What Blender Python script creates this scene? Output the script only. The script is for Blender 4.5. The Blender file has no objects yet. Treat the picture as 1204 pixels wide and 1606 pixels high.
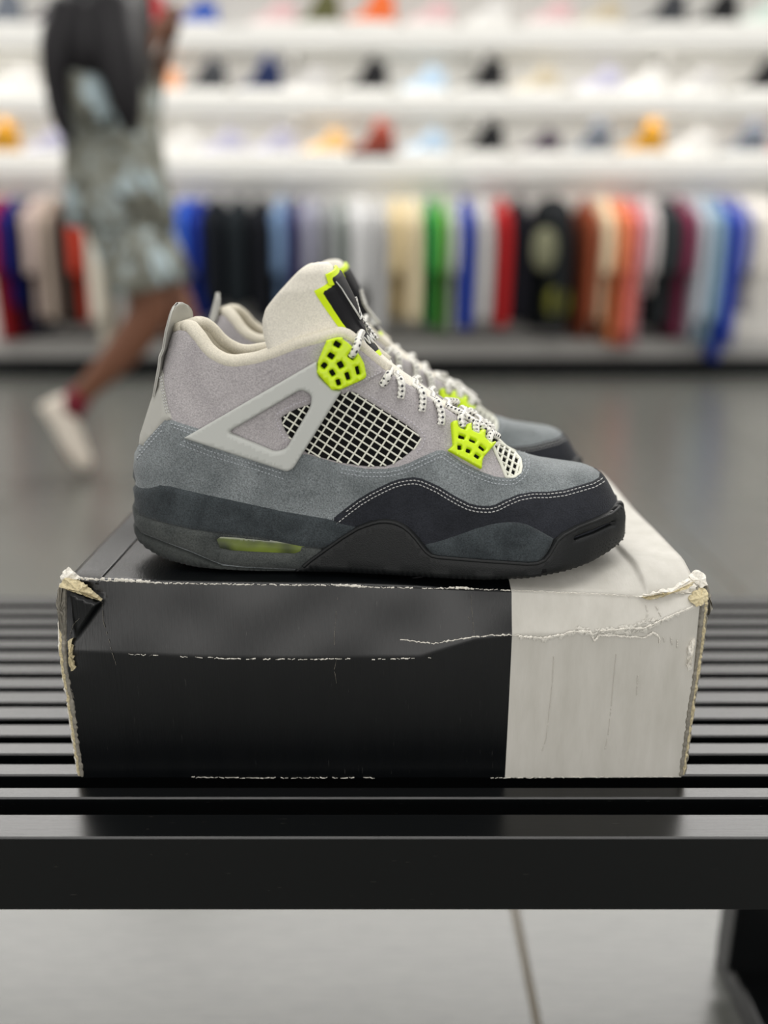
import bpy, bmesh, math, random
import numpy as np
from mathutils import Vector, Matrix
from mathutils.bvhtree import BVHTree
from mathutils.geometry import delaunay_2d_cdt

# ---------------------------------------------------------------- camera, world, lights, exposure
SC = bpy.context.scene
F_PX, HORIZON = 1350.0, 390.0
PITCH = math.atan((803 - HORIZON) / F_PX)
BENCH_Z = 0.40
CAM_Z = BENCH_Z + 0.2958
cam = bpy.data.cameras.new('camera')
cam_o = bpy.data.objects.new('camera', cam)
SC.collection.objects.link(cam_o)
cam_o.location = (0, 0, CAM_Z)
cam_o.rotation_euler = (math.pi / 2 - PITCH, 0, 0)
cam.sensor_fit = 'VERTICAL'
cam.sensor_height = 36
cam.lens = F_PX / 1606 * 36
cam.clip_start = 0.02
cam.dof.use_dof = True
cam.dof.focus_distance = 0.482
cam.dof.aperture_fstop = 2.2
SC.camera = cam_o

SC.view_settings.view_transform = 'Standard'
SC.view_settings.look = 'None'
SC.view_settings.gamma = 1
SC.view_settings.use_curve_mapping = False
SC.view_settings.exposure = 0.0

w = bpy.data.worlds.new('store_light')
SC.world = w
w.use_nodes = True
w.node_tree.nodes['Background'].inputs[0].default_value = (1.0, 0.985, 0.96, 1)
w.node_tree.nodes['Background'].inputs[1].default_value = 0.72


def lamp(name, loc, size, power, rot=(0, 0, 0)):
    l = bpy.data.lights.new(name, 'AREA')
    l.shape = 'RECTANGLE'
    l.size, l.size_y = size
    l.energy = power
    l.color = (1.0, 0.975, 0.94)
    o = bpy.data.objects.new(name, l)
    o.location = loc
    o.rotation_euler = rot
    SC.collection.objects.link(o)


lamp('front_fill_light', (0, -4.4, 1.15), (7.0, 1.1), 78, (math.radians(90), 0, 0))  # added fill behind the camera, brightens front faces and the box's upper band
lamp('ceiling_lamp', (0, 0.45, 2.9), (3.2, 1.0), 32)
lamp('ceiling_cove_lamp', (0, 4.2, 3.15), (8.0, 1.3), 215, (math.radians(-42), 0, 0))

# ---------------------------------------------------------------- helpers
TH = PITCH


def ray(u, v):
    a = (u - 602) / F_PX
    b = (v - 803) / F_PX
    return np.array([a, math.cos(TH) - b * math.sin(TH), -math.sin(TH) - b * math.cos(TH)])


def on_y(u, v, Y):
    d = ray(u, v)
    return np.array([0, 0, CAM_Z]) + Y / d[1] * d


def on_z(u, v, z):
    d = ray(u, v)
    return np.array([0, 0, CAM_Z]) + (z - CAM_Z) / d[2] * d


def link(o, parent=None):
    SC.collection.objects.link(o)
    if parent is not None:
        o.parent = parent
    return o


def mesh_obj(name, verts, faces, mat, parent=None, smooth=True, uvs=None):
    me = bpy.data.meshes.new(name)
    me.from_pydata([tuple(map(float, v)) for v in verts], [], [tuple(map(int, f)) for f in faces])
    if uvs is not None:
        ul = me.uv_layers.new(name='UVMap')
        for lp in me.loops:
            ul.data[lp.index].uv = uvs[lp.vertex_index]
    if mat is not None:
        me.materials.append(mat)
    if smooth:
        me.polygons.foreach_set('use_smooth', [True] * len(me.polygons))
    me.update()
    return link(bpy.data.objects.new(name, me), parent)


def empty(name, loc=(0, 0, 0), rz=0):
    o = bpy.data.objects.new(name, None)
    o.location = loc
    o.rotation_euler = (0, 0, rz)
    o.empty_display_size = 0.05
    return link(o)


def tag(o, label, cat, group=None):
    o['label'] = label
    o['category'] = cat
    if group:
        o['group'] = group
    return o


def structure(o):
    o['kind'] = 'structure'
    return o


def stuff(o):
    o['kind'] = 'stuff'
    return o


class MB:
    def __init__(s):
        s.v, s.f, s.uv = [], [], []

    def add(s, verts, faces, uv=None):
        n = len(s.v)
        s.v += [tuple(map(float, x)) for x in verts]
        s.f += [tuple(int(i) + n for i in f) for f in faces]
        s.uv += list(uv) if uv is not None else [(0, 0)] * len(verts)

    def box(s, lo, hi):
        x0, y0, z0 = lo
        x1, y1, z1 = hi
        s.add([(x0, y0, z0), (x1, y0, z0), (x1, y1, z0), (x0, y1, z0), (x0, y0, z1), (x1, y0, z1), (x1, y1, z1), (x0, y1, z1)],
              [(0, 3, 2, 1), (4, 5, 6, 7), (0, 1, 5, 4), (1, 2, 6, 5), (2, 3, 7, 6), (3, 0, 4, 7)])

    def bevbox(s, lo, hi, b):
        bm = bmesh.new()
        bmesh.ops.create_cube(bm, size=1)
        c = [(lo[i] + hi[i]) / 2 for i in range(3)]
        d = [hi[i] - lo[i] for i in range(3)]
        for v in bm.verts:
            v.co = Vector([c[i] + v.co[i] * d[i] for i in range(3)])
        bmesh.ops.bevel(bm, geom=list(bm.edges), offset=b, segments=2, affect='EDGES', profile=0.5)
        bm.verts.index_update()
        s.add([v.co[:] for v in bm.verts], [[v.index for v in f.verts] for f in bm.faces])
        bm.free()

    def tube(s, pts, rad, seg=10, cap=True, flat=1.0, updir=None):
        pts = [np.array(p, float) for p in pts]
        n = len(pts)
        rr = rad if hasattr(rad, '__len__') else [rad] * n
        verts, uvs = [], []
        prev = np.array(updir if updir is not None else (0.13, 0.2, 1.0), float)
        L = 0
        for i in range(n):
            t = pts[min(i + 1, n - 1)] - pts[max(i - 1, 0)]
            t /= np.linalg.norm(t) + 1e-12
            a = prev - t * prev.dot(t)
            if np.linalg.norm(a) < 1e-6:
                a = np.cross(t, (1, 0, 0))
            a /= np.linalg.norm(a)
            prev = a
            b = np.cross(t, a)
            if i:
                L += np.linalg.norm(pts[i] - pts[i - 1])
            for k in range(seg):
                an = 2 * math.pi * k / seg
                verts.append(pts[i] + rr[i] * (math.cos(an) * a * flat + math.sin(an) * b))
                uvs.append((L, k / seg))
        faces = []
        for i in range(n - 1):
            for k in range(seg):
                k2 = (k + 1) % seg
                faces.append((i * seg + k, i * seg + k2, (i + 1) * seg + k2, (i + 1) * seg + k))
        if cap:
            faces.append(tuple(reversed(range(seg))))
            faces.append(tuple((n - 1) * seg + k for k in range(seg)))
        s.add(verts, faces, uvs)

    def loft(s, rings, cap=True):
        n = len(rings[0])
        verts = [p for r in rings for p in r]
        faces = []
        for i in range(len(rings) - 1):
            for k in range(n):
                k2 = (k + 1) % n
                faces.append((i * n + k, i * n + k2, (i + 1) * n + k2, (i + 1) * n + k))
        if cap:
            faces.append(tuple(reversed(range(n))))
            faces.append(tuple((len(rings) - 1) * n + k for k in range(n)))
        s.add(verts, faces)

    def build(s, name, mat, parent=None, smooth=True, uv=False):
        return mesh_obj(name, s.v, s.f, mat, parent, smooth, s.uv if uv else None)


def catmull(pts, per=6, closed=False):
    P = [np.array(p, float) for p in pts]
    n = len(P)
    out = []
    rng = n if closed else n - 1
    for i in range(rng):
        p0 = P[(i - 1) % n] if closed or i > 0 else P[0]
        p1 = P[i]
        p2 = P[(i + 1) % n]
        p3 = P[(i + 2) % n] if closed or i + 2 < n else P[-1]
        for k in range(per):
            t = k / per
            out.append(0.5 * (2 * p1 + (p2 - p0) * t + (2 * p0 - 5 * p1 + 4 * p2 - p3) * t * t + (3 * p1 - p0 - 3 * p2 + p3) * t ** 3))
    if not closed:
        out.append(P[-1])
    return out


def smooth_interp(xs, ys, k=0.012):
    xs = np.array(xs, float)
    ys = np.array(ys, float)
    g = np.linspace(xs[0], xs[-1], 1200)
    v = np.interp(g, xs, ys)
    n = max(1, int(k * 1200))
    pad = np.concatenate([2 * v[0] - v[n:0:-1], v, 2 * v[-1] - v[-2:-n - 2:-1]])
    ker = np.hanning(2 * n + 1)
    ker /= ker.sum()
    v = np.convolve(pad, ker, 'same')[n:n + 1200]
    return lambda q: np.interp(q, g, v)


# ---------------------------------------------------------------- materials
def lin(c):
    return tuple(((x / 255) / 12.92 if x / 255 <= 0.04045 else ((x / 255 + 0.055) / 1.055) ** 2.4) for x in c)


def new_mat(name, col, rough=0.6, spec=0.5, **kw):
    m = bpy.data.materials.new(name)
    m.use_nodes = True
    b = m.node_tree.nodes['Principled BSDF']
    b.inputs['Base Color'].default_value = (*lin(col), 1)
    b.inputs['Roughness'].default_value = rough
    b.inputs['Specular IOR Level'].default_value = spec
    for k, v in kw.items():
        b.inputs[k.replace('_', ' ')].default_value = v
    return m


class N:
    """small node-graph helper"""

    def __init__(s, m):
        s.nt = m.node_tree
        s.b = s.nt.nodes['Principled BSDF']

    def node(s, t, **kw):
        n = s.nt.nodes.new(t)
        for k, v in kw.items():
            setattr(n, k, v)
        return n

    def l(s, a, b):
        s.nt.links.new(a, b)

    def coord(s, kind='Object', scale=(1, 1, 1)):
        c = s.node('ShaderNodeTexCoord')
        mp = s.node('ShaderNodeMapping')
        mp.inputs['Scale'].default_value = scale
        s.l(c.outputs[kind], mp.inputs['Vector'])
        return mp.outputs[0]

    def noise(s, vec, scale, detail=3, rough=0.6, dist=0.0):
        n = s.node('ShaderNodeTexNoise')
        n.inputs['Scale'].default_value = scale
        n.inputs['Detail'].default_value = detail
        n.inputs['Roughness'].default_value = rough
        n.inputs['Distortion'].default_value = dist
        s.l(vec, n.inputs['Vector'])
        return n.outputs['Fac']

    def ramp(s, fac, stops, interp='LINEAR'):
        r = s.node('ShaderNodeValToRGB')
        r.color_ramp.interpolation = interp
        e = r.color_ramp.elements
        while len(e) < len(stops):
            e.new(0.5)
        for i, (p, c) in enumerate(stops):
            e[i].position = p
            e[i].color = (*c, 1) if len(c) == 3 else c
        s.l(fac, r.inputs[0])
        return r.outputs[0]

    def mix(s, fac, a, b, mode='MIX'):
        n = s.node('ShaderNodeMix', data_type='RGBA', blend_type=mode)
        for i, x in ((0, fac), (6, a), (7, b)):
            if hasattr(x, 'is_linked'):
                s.l(x, n.inputs[i])
            elif i == 0:
                n.inputs[0].default_value = x
            else:
                n.inputs[i].default_value = (*x, 1) if len(x) == 3 else x
        return n.outputs[2]

    def math(s, op, a, b=None):
        n = s.node('ShaderNodeMath', operation=op)
        for i, x in enumerate((a, b)):
            if x is None:
                continue
            if hasattr(x, 'is_linked'):
                s.l(x, n.inputs[i])
            else:
                n.inputs[i].default_value = x
        return n.outputs[0]

    def bump(s, h, strength, dist=0.001):
        n = s.node('ShaderNodeBump')
        n.inputs['Strength'].default_value = strength
        n.inputs['Distance'].default_value = dist
        s.l(h, n.inputs['Height'])
        s.l(n.outputs[0], s.b.inputs['Normal'])

    def base(s, c):
        s.l(c, s.b.inputs['Base Color'])


def suede(name, dark, light, grain=0.35, nap=38, sheen=0.25, fine=1100):
    m = new_mat(name, dark, 0.92, 0.15)
    g = N(m)
    v = g.coord()
    a = g.noise(v, nap, 3, 0.6, 0.6)
    f = g.noise(v, fine, 2, 0.7)
    c = g.ramp(a, [(0.33, lin(dark)), (0.68, lin(light))])
    gr = g.ramp(f, [(0.3, (1 - grain,) * 3), (0.7, (1 + grain * 0.8,) * 3)])
    g.base(g.mix(1.0, c, gr, 'MULTIPLY'))
    g.bump(f, 0.75, 0.0007)
    g.b.inputs['Sheen Weight'].default_value = sheen
    g.b.inputs['Sheen Roughness'].default_value = 0.45
    return m


def fabric(name, col, var=0.14, scale=1300, rough=0.9):
    m = new_mat(name, col, rough, 0.2)
    g = N(m)
    v = g.coord()
    f = g.noise(v, scale, 2, 0.6)
    gr = g.ramp(f, [(0.3, tuple(x * (1 - var) for x in lin(col))), (0.7, tuple(min(1, x * (1 + var)) for x in lin(col)))])
    g.base(gr)
    g.bump(f, 0.45, 0.0004)
    return m


def plastic(name, col, rough=0.42, bump=0.06):
    m = new_mat(name, col, rough, 0.45)
    g = N(m)
    v = g.coord()
    g.bump(g.noise(v, 1500, 2), bump, 0.0004)
    if 'sole' in name:
        g.b.inputs['Specular IOR Level'].default_value = 0.32
    return m


M = {}
M['quarter'] = suede('lavender_grey_suede', (166, 161, 163), (186, 181, 182), 0.28, 24, 0.15, 1250)
M['slate'] = suede('slate_suede', (108, 114, 116), (140, 146, 148), 0.46, 26, 0.25, 1250)
M['black_suede'] = suede('black_suede', (36, 38, 43), (46, 48, 54), 0.35, 40, 0.1, 1250)
M['dark_suede'] = suede('charcoal_suede', (48, 53, 56), (68, 74, 77), 0.42, 45, 0.15, 1250)
M['midsole'] = suede('worn_midsole_rubber', (56, 60, 60), (78, 81, 79), 0.35, 35, 0.12)
M['rubber'] = plastic('black_sole_rubber', (19, 21, 22), 0.48, 0.45)
M['outsole'] = suede('dusty_outsole_rubber', (48, 51, 51), (66, 69, 67), 0.25, 40, 0.05)
M['black_mesh'] = fabric('black_backing_fabric', (16, 16, 17))
M['net'] = new_mat('cream_net_rubber', (226, 226, 212), 0.5, 0.4)
M['wing'] = plastic('grey_wing_plastic', (186, 188, 183), 0.42, 0.05)
M['lime'] = plastic('neon_lime_plastic', (206, 236, 24), 0.35, 0.04)
M['lime_edge'] = new_mat('neon_lime_border', (214, 240, 20), 0.55, 0.3)
M['cream'] = fabric('cream_lining_fabric', (214, 208, 192), 0.16, 1500)
M['tongue'] = fabric('cream_tongue_fabric', (230, 225, 212), 0.15, 1400)
M['label_black'] = fabric('black_label_satin', (24, 24, 27), 0.25, 1800, 0.6)
M['thread_white'] = new_mat('white_thread', (188, 188, 186), 0.8, 0.2)
M['thread_grey'] = new_mat('grey_thread', (168, 173, 178), 0.8, 0.2)
M['thread_mid'] = new_mat('lavender_thread', (196, 192, 198), 0.8, 0.2)
M['thread_dark'] = new_mat('dark_thread', (70, 72, 78), 0.8, 0.2)
M['print_white'] = new_mat('white_print', (225, 225, 220), 0.7, 0.2)
M['tab'] = plastic('grey_heel_plastic', (176, 175, 168), 0.5, 0.1)
m = new_mat('lime_air_unit', (150, 165, 40), 0.12, 0.6)
g = N(m)
g.base(g.ramp(g.noise(g.coord(), 60, 1), [(0.35, lin((40, 46, 34))), (0.66, lin((124, 140, 50)))]))
M['air'] = m
m = new_mat('speckled_lace', (232, 230, 220), 0.85, 0.2)
g = N(m)
uvn = g.node('ShaderNodeUVMap')
sep = g.node('ShaderNodeSeparateXYZ')
g.l(uvn.outputs[0], sep.inputs[0])
ax = g.math('MULTIPLY', sep.outputs[0], 2 * math.pi * 190)
ay = g.math('MULTIPLY', sep.outputs[1], 2 * math.pi * 2)
s1 = g.math('SINE', g.math('ADD', ax, ay))
s2 = g.math('SINE', g.math('SUBTRACT', ax, ay))
pr = g.math('MULTIPLY', s1, s2)
fl = g.math('GREATER_THAN', pr, 0.5)
braid = g.math('SINE', g.math('ADD', g.math('MULTIPLY', ax, 2.0), g.math('MULTIPLY', ay, 2.0)))
g.base(g.mix(fl, lin((244, 242, 234)), lin((70, 70, 74))))
g.bump(braid, 0.5, 0.0006)
M['lace'] = m

# ---------------------------------------------------------------- setting: floor, wall, plinth, shelves
WALL_Y = 5.28
m = new_mat('grey_floor_tile', (120, 121, 117), 0.26, 0.66)
g = N(m)
v = g.coord('Object', (1, 9, 1))
n1 = g.noise(v, 3.0, 4, 0.6)
n2 = g.noise(v, 24.0, 3, 0.6)
c = g.ramp(n1, [(0.3, lin((84, 85, 81))), (0.7, lin((98, 99, 94)))])
g.base(g.mix(0.35, c, g.ramp(n2, [(0.35, lin((74, 75, 72))), (0.65, lin((108, 109, 103)))])))
M['floor_tile'] = m
M['joint'] = new_mat('floor_joint_sand', (128, 120, 106), 0.8, 0.2)
fl = MB()
fl.box((-8.0, -2.6, -0.05), (8.0, WALL_Y + 0.1, -0.004))
floor = structure(fl.build('floor', M['joint'], smooth=False))
TX, TY = 0.6096, 1.22
x0 = 0.144 - 13 * TX
tile_me = None
for i in range(26):
    for j in range(7):
        b = 0.0035
        if tile_me is None:
            t = MB()
            t.bevbox((b, b, -0.0045), (TX - b, TY - b, 0.0), 0.001)
            o = t.build('floor_tile', M['floor_tile'], floor, smooth=False)
            tile_me = o.data
        else:
            o = link(bpy.data.objects.new('floor_tile', tile_me), floor)
        o.location = (x0 + i * TX, -2.55 + j * TY + (0.31 if i % 2 else 0), 0.0)

m = new_mat('white_wall_paint', (214, 212, 207), 0.7, 0.3)
M['wall'] = m
M['shelf'] = new_mat('white_shelf_laminate', (232, 231, 226), 0.5, 0.3)
M['plinth'] = new_mat('black_plinth', (9, 11, 13), 0.6, 0.2)
M['panel_grey'] = new_mat('grey_wall_panel', (178, 176, 172), 0.6, 0.3)
wl = MB()
wl.box((-8.0, WALL_Y, 0), (8.0, WALL_Y + 0.1, 3.6))
structure(wl.build('wall_back', M['wall'], smooth=False))
wl = MB()
wl.bevbox((-8.0, WALL_Y - 0.32, 0), (8.0, WALL_Y + 0.001, 0.10), 0.004)
structure(wl.build('baseboard_back', M['plinth'], smooth=False))
wl = MB()
wl.bevbox((-8.0, WALL_Y - 0.31, 0.1002), (8.0, WALL_Y, 0.20), 0.004)
structure(wl.build('trim_1', M['panel_grey'], smooth=False))

SHELF_F = WALL_Y - 0.28   # front face of the shelves
shelf_names = ('lowest', 'middle', 'upper')
shelf_top = []
for i, (yt, yb) in enumerate(((246, 281), (147, 181), (41, 78))):
    zt, zb = on_y(602, yt, SHELF_F)[2], on_y(602, yb, SHELF_F)[2]
    s = empty('wall_shelf', (0, SHELF_F, zb))
    b = MB()
    b.bevbox((-7.9, 0, 0), (7.9, WALL_Y - SHELF_F - 0.001, zt - zb), 0.012)
    b.build('shelf_board', M['shelf'], s, smooth=False)
    for k in range(16):
        b = MB()
        xx = -7.5 + k
        b.box((xx, 0.1, -0.05), (xx + 0.02, WALL_Y - SHELF_F - 0.001, 0.0005))
        b.build('bracket', M['panel_grey'], s, smooth=False)
    tag(s, 'thick white wall shelf of sneakers, the %s of three' % shelf_names[i], 'shelf', 'white wall shelves')
    shelf_top.append(zt)
    lamp('shelf_fill_light', (0, SHELF_F + 0.05, zb - 0.006), (15.0, 0.04), 21, (math.radians(25), 0, 0))  # added fill strip to brighten the space between shelves, no known fitting


# ---------------------------------------------------------------- sneakers on the wall shelves
def shelf_shoe_meshes(h_top, hi):
    L, NU, NT = 0.258, 20, 9
    us = (1 - np.cos(np.pi * np.linspace(0, 1, NU))) / 2
    zt = np.interp(us, [0, 0.06, 0.2, 0.3, 0.42, 0.7, 0.9, 1.0], [h_top, h_top, h_top * 0.93, h_top, h_top * 0.98, 0.068, 0.055, 0.035])
    w0 = 0.046 * np.sqrt(np.clip(1 - np.abs(2 * us - 1) ** 5, 0, 1)) * np.interp(us, [0, 0.4, 0.7, 1], [0.8, 0.75, 1.05, 0.9])
    wt = np.interp(us, [0, 0.05, 0.2, 0.42, 0.6, 0.7, 1], [0.0, 0.02, 0.028, 0.022, 0.012, 0.0, 0.0])
    b = MB()
    rings = []
    for k, u in enumerate(us):
        ring = []
        for side in (-1, 1):
            ts = np.linspace(0, 1, NT)
            if side == 1:
                ts = ts[::-1]
            for t in ts:
                sn = math.sin(t * math.pi / 2)
                y = wt[k] + (w0[k] * 0.95 - min(wt[k], w0[k] * 0.95)) * math.sqrt(max(0, 1 - sn * sn))
                y = min(y, w0[k])
                ring.append((u * L + (0.012 * sn * (1 - u) if u < 0.5 else 0), side * y, 0.028 + (zt[k] - 0.028) * sn))
        rings.append(ring)
    b.loft(rings)
    s = MB()
    rings = []
    for z, e in ((0.0, -0.002), (0.006, 0.002), (0.024, 0.003), (0.032, 0.0)):
        r = []
        for a in list(range(NU)) + list(range(NU - 1, -1, -1)):
            r.append((us[a] * L * 1.01 - 0.001, 0, z))
        n = len(r)
        r = [(p[0], (-1 if k < NU else 1) * (w0[k if k < NU else 2 * NU - 1 - k] + e), z) for k, p in enumerate(r)]
        rings.append(r)
    s.loft(rings)
    t = MB()
    t.loft([[(0.10 - 0.02 * q + 0.035 * math.cos(a) * (1 - .3 * q), 0.024 * math.sin(a), 0.075 + q * (h_top - 0.055)) for a in np.linspace(0, 2 * math.pi, 10, endpoint=False)] for q in (0, 0.5, 0.9, 1.0)])
    return b, s, t


shoe_proto = {}
COL = {'white': (226, 224, 220), 'pale grey': (196, 194, 192), 'black': (30, 30, 32), 'charcoal': (62, 64, 68), 'navy': (28, 40, 78), 'red': (178, 40, 44), 'orange': (236, 116, 62),
       'pale orange': (240, 178, 138), 'gold': (196, 142, 40), 'olive': (96, 96, 62), 'pale blue': (178, 200, 220), 'blue': (60, 92, 176), 'lavender': (186, 184, 204), 'pink': (222, 188, 188),
       'brown': (138, 62, 48), 'beige': (196, 184, 160), 'dark purple': (70, 60, 72), 'slate grey': (110, 116, 126), 'mint': (206, 222, 212), 'amber': (244, 196, 128)}
smat = {}


def colmat(key, rgb, rough=0.75):
    if key not in smat:
        smat[key] = fabric(key.replace(' ', '_') + '_upper', rgb, 0.12, 60, rough)
    return smat[key]


SHOES = {
    2: [(6, 'slate grey'), (80, 'dark purple'), (152, 'white'), (226, 'red'), (308, 'blue'), (430, 'pink'), (497, 'olive'), (582, 'orange'), (672, 'pink'), (762, 'white'),
        (858, 'pink'), (935, 'beige'), (1034, 'charcoal'), (1114, 'black'), (1190, 'mint')],
    1: [(28, 'white'), (100, 'pale grey'), (180, 'white'), (252, 'pale orange'), (322, 'charcoal'), (408, 'navy'), (482, 'pale grey'), (572, 'black'), (662, 'pale blue'), (752, 'black'), (836, 'beige'),
        (934, 'lavender'), (1004, 'white'), (1086, 'pale grey'), (1182, 'black')],
    0: [(4, 'gold'), (78, 'lavender'), (150, 'pale grey'), (215, 'white'), (282, 'white'), (350, 'lavender'), (430, 'lavender'), (512, 'amber'), (582, 'brown'), (664, 'pale blue'), (752, 'black'),
        (842, 'dark purple'), (918, 'slate grey'), (1000, 'gold'), (1076, 'white'), (1158, 'slate grey'), (1232, 'red')],
}
USED = set()


def between(what, left, right):
    if left is None:
        lab = what + ', at the left end of its row'
    elif right is None:
        lab = what + ', at the right end of its row'
    else:
        lab = what + ', between the %s and the %s' % (left, right)
    assert lab not in USED, lab
    USED.add(lab)
    return lab


random.seed(4)
M['sole_white'] = new_mat('white_shoe_sole', (232, 231, 226), 0.6, 0.3)
low_names = ('lowest', 'middle', 'upper')
for sh, row in SHOES.items():
    for i, (px, cname) in enumerate(row):
        hi = cname in ('black', 'charcoal', 'red', 'olive', 'orange', 'gold', 'navy', 'brown', 'slate grey')
        key = hi
        if key not in shoe_proto:
            shoe_proto[key] = [b.build(n, None) for b, n in zip(shelf_shoe_meshes(0.168 if hi else 0.125, hi), ('upper', 'sole', 'tongue'))]
            for o in shoe_proto[key]:
                SC.collection.objects.unlink(o)
        yv = (232, 134, 26)[sh]
        c = on_y(px, yv, SHELF_F + 0.14)
        e = empty('sneaker', (c[0] + 0.129, SHELF_F + 0.075 + 0.02 * random.random(), shelf_top[sh] + 0.0003), math.pi + random.uniform(-0.1, 0.1))
        for o in shoe_proto[key]:
            k = o.copy()
            if o.name.startswith('sole'):
                k.data = o.data.copy()
                k.data.materials.clear()
                k.data.materials.append(M['sole_white'] if cname not in ('brown',) else colmat('black', COL['black']))
            else:
                k.data = o.data.copy()
                k.data.materials.clear()
                k.data.materials.append(colmat(cname, COL[cname]))
            link(k, e)
        tag(e, between('%s sneaker on the %s wall shelf' % (cname, low_names[sh]), row[i - 1][1] if i else None, row[i + 1][1] if i + 1 < len(row) else None), 'sneaker', 'sneakers on the wall shelves')
for ps in shoe_proto.values():
    for o in ps:
        bpy.data.objects.remove(o)

# ---------------------------------------------------------------- clothes rail
M['chrome'] = new_mat('brushed_steel', (190, 190, 188), 0.3, 0.6, Metallic=0.9)
RAIL_Y = WALL_Y - 0.255
RAIL_Z = on_y(602, 292, RAIL_Y)[2]
rail = empty('clothes_rail', (0, RAIL_Y, RAIL_Z))
b = MB()
b.tube([(-7.6, 0, 0), (7.6, 0, 0)], 0.014, 12)
b.build('rail_bar', M['chrome'], rail)
for k in range(10):
    b = MB()
    b.box((-7.2 + k * 1.6, -0.012, -0.012), (-7.17 + k * 1.6, WALL_Y - RAIL_Y - 0.001, 0.012))
    b.build('bracket', M['chrome'], rail, smooth=False)
tag(rail, 'long steel clothes rail under the white wall shelves', 'clothes rail')

# (left px, right px, colour name, rgb, hem px, lower colour)
GARM = [(-28, 7, 'red', (150, 30, 36), 535),
        (7, 24, 'royal blue', (22, 30, 120), 480), (22, 38, 'dark navy', (24, 26, 62), 525), (38, 68, 'dusty pink', (188, 170, 162), 500), (66, 88, 'beige', (176, 160, 146), 500), (86, 108, 'dark brown', (70, 58, 52), 510),
        (108, 134, 'tomato red', (196, 70, 52), 505), (132, 165, 'cream white', (224, 216, 200), 545), (165, 200, 'white', (214, 210, 206), 535), (200, 236, 'grey', (130, 128, 126), 520), (236, 272, 'taupe', (120, 110, 102), 520),
        (274, 298, 'bright blue', (48, 92, 190), 510), (296, 318, 'royal blue', (34, 56, 150), 500), (318, 352, 'black', (20, 24, 30), 475), (350, 388, 'charcoal', (28, 34, 38), 480), (386, 424, 'black', (18, 20, 26), 500),
        (424, 452, 'steel blue', (112, 138, 172), 505), (452, 470, 'indigo', (64, 62, 104), 505), (470, 500, 'lavender grey', (150, 150, 166), 500), (500, 524, 'grey', (146, 148, 150), 515), (522, 546, 'sage grey', (150, 156, 152), 520),
        (546, 580, 'white', (212, 212, 212), 440), (578, 606, 'pale grey', (192, 192, 192), 520), (608, 636, 'cream', (224, 204, 160), 500), (634, 662, 'sand', (230, 214, 178), 505), (664, 686, 'green', (44, 146, 70), 512), (684, 702, 'lime green', (116, 178, 74), 520),
        (700, 720, 'pale grey', (196, 198, 196), 525), (718, 742, 'royal blue', (44, 70, 168), 515), (742, 774, 'light grey', (190, 188, 186), 515), (774, 802, 'red', (172, 36, 38), 512), (800, 832, 'black', (20, 20, 28), 505), (832, 912, 'wide printed black', (26, 29, 31), 518), (912, 936, 'rust brown', (140, 70, 44), 530), (934, 960, 'cream', (232, 212, 178), 505), (958, 980, 'orange', (226, 140, 92), 540), (976, 996, 'coral', (230, 120, 104), 545), (994, 1014, 'pink', (204, 158, 166), 545),
        (1012, 1030, 'white', (222, 216, 214), 460), (1022, 1064, 'charcoal', (46, 52, 54), 515), (1060, 1086, 'maroon', (132, 52, 80), 530), (1086, 1108, 'silver grey', (186, 192, 200), 530), (1106, 1132, 'pale blue', (140, 170, 190), 540),
        (1130, 1152, 'royal blue', (30, 66, 178), 565), (1150, 1172, 'lavender blue', (130, 136, 186), 545), (1172, 1206, 'off-white', (228, 222, 212), 490)]


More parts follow.
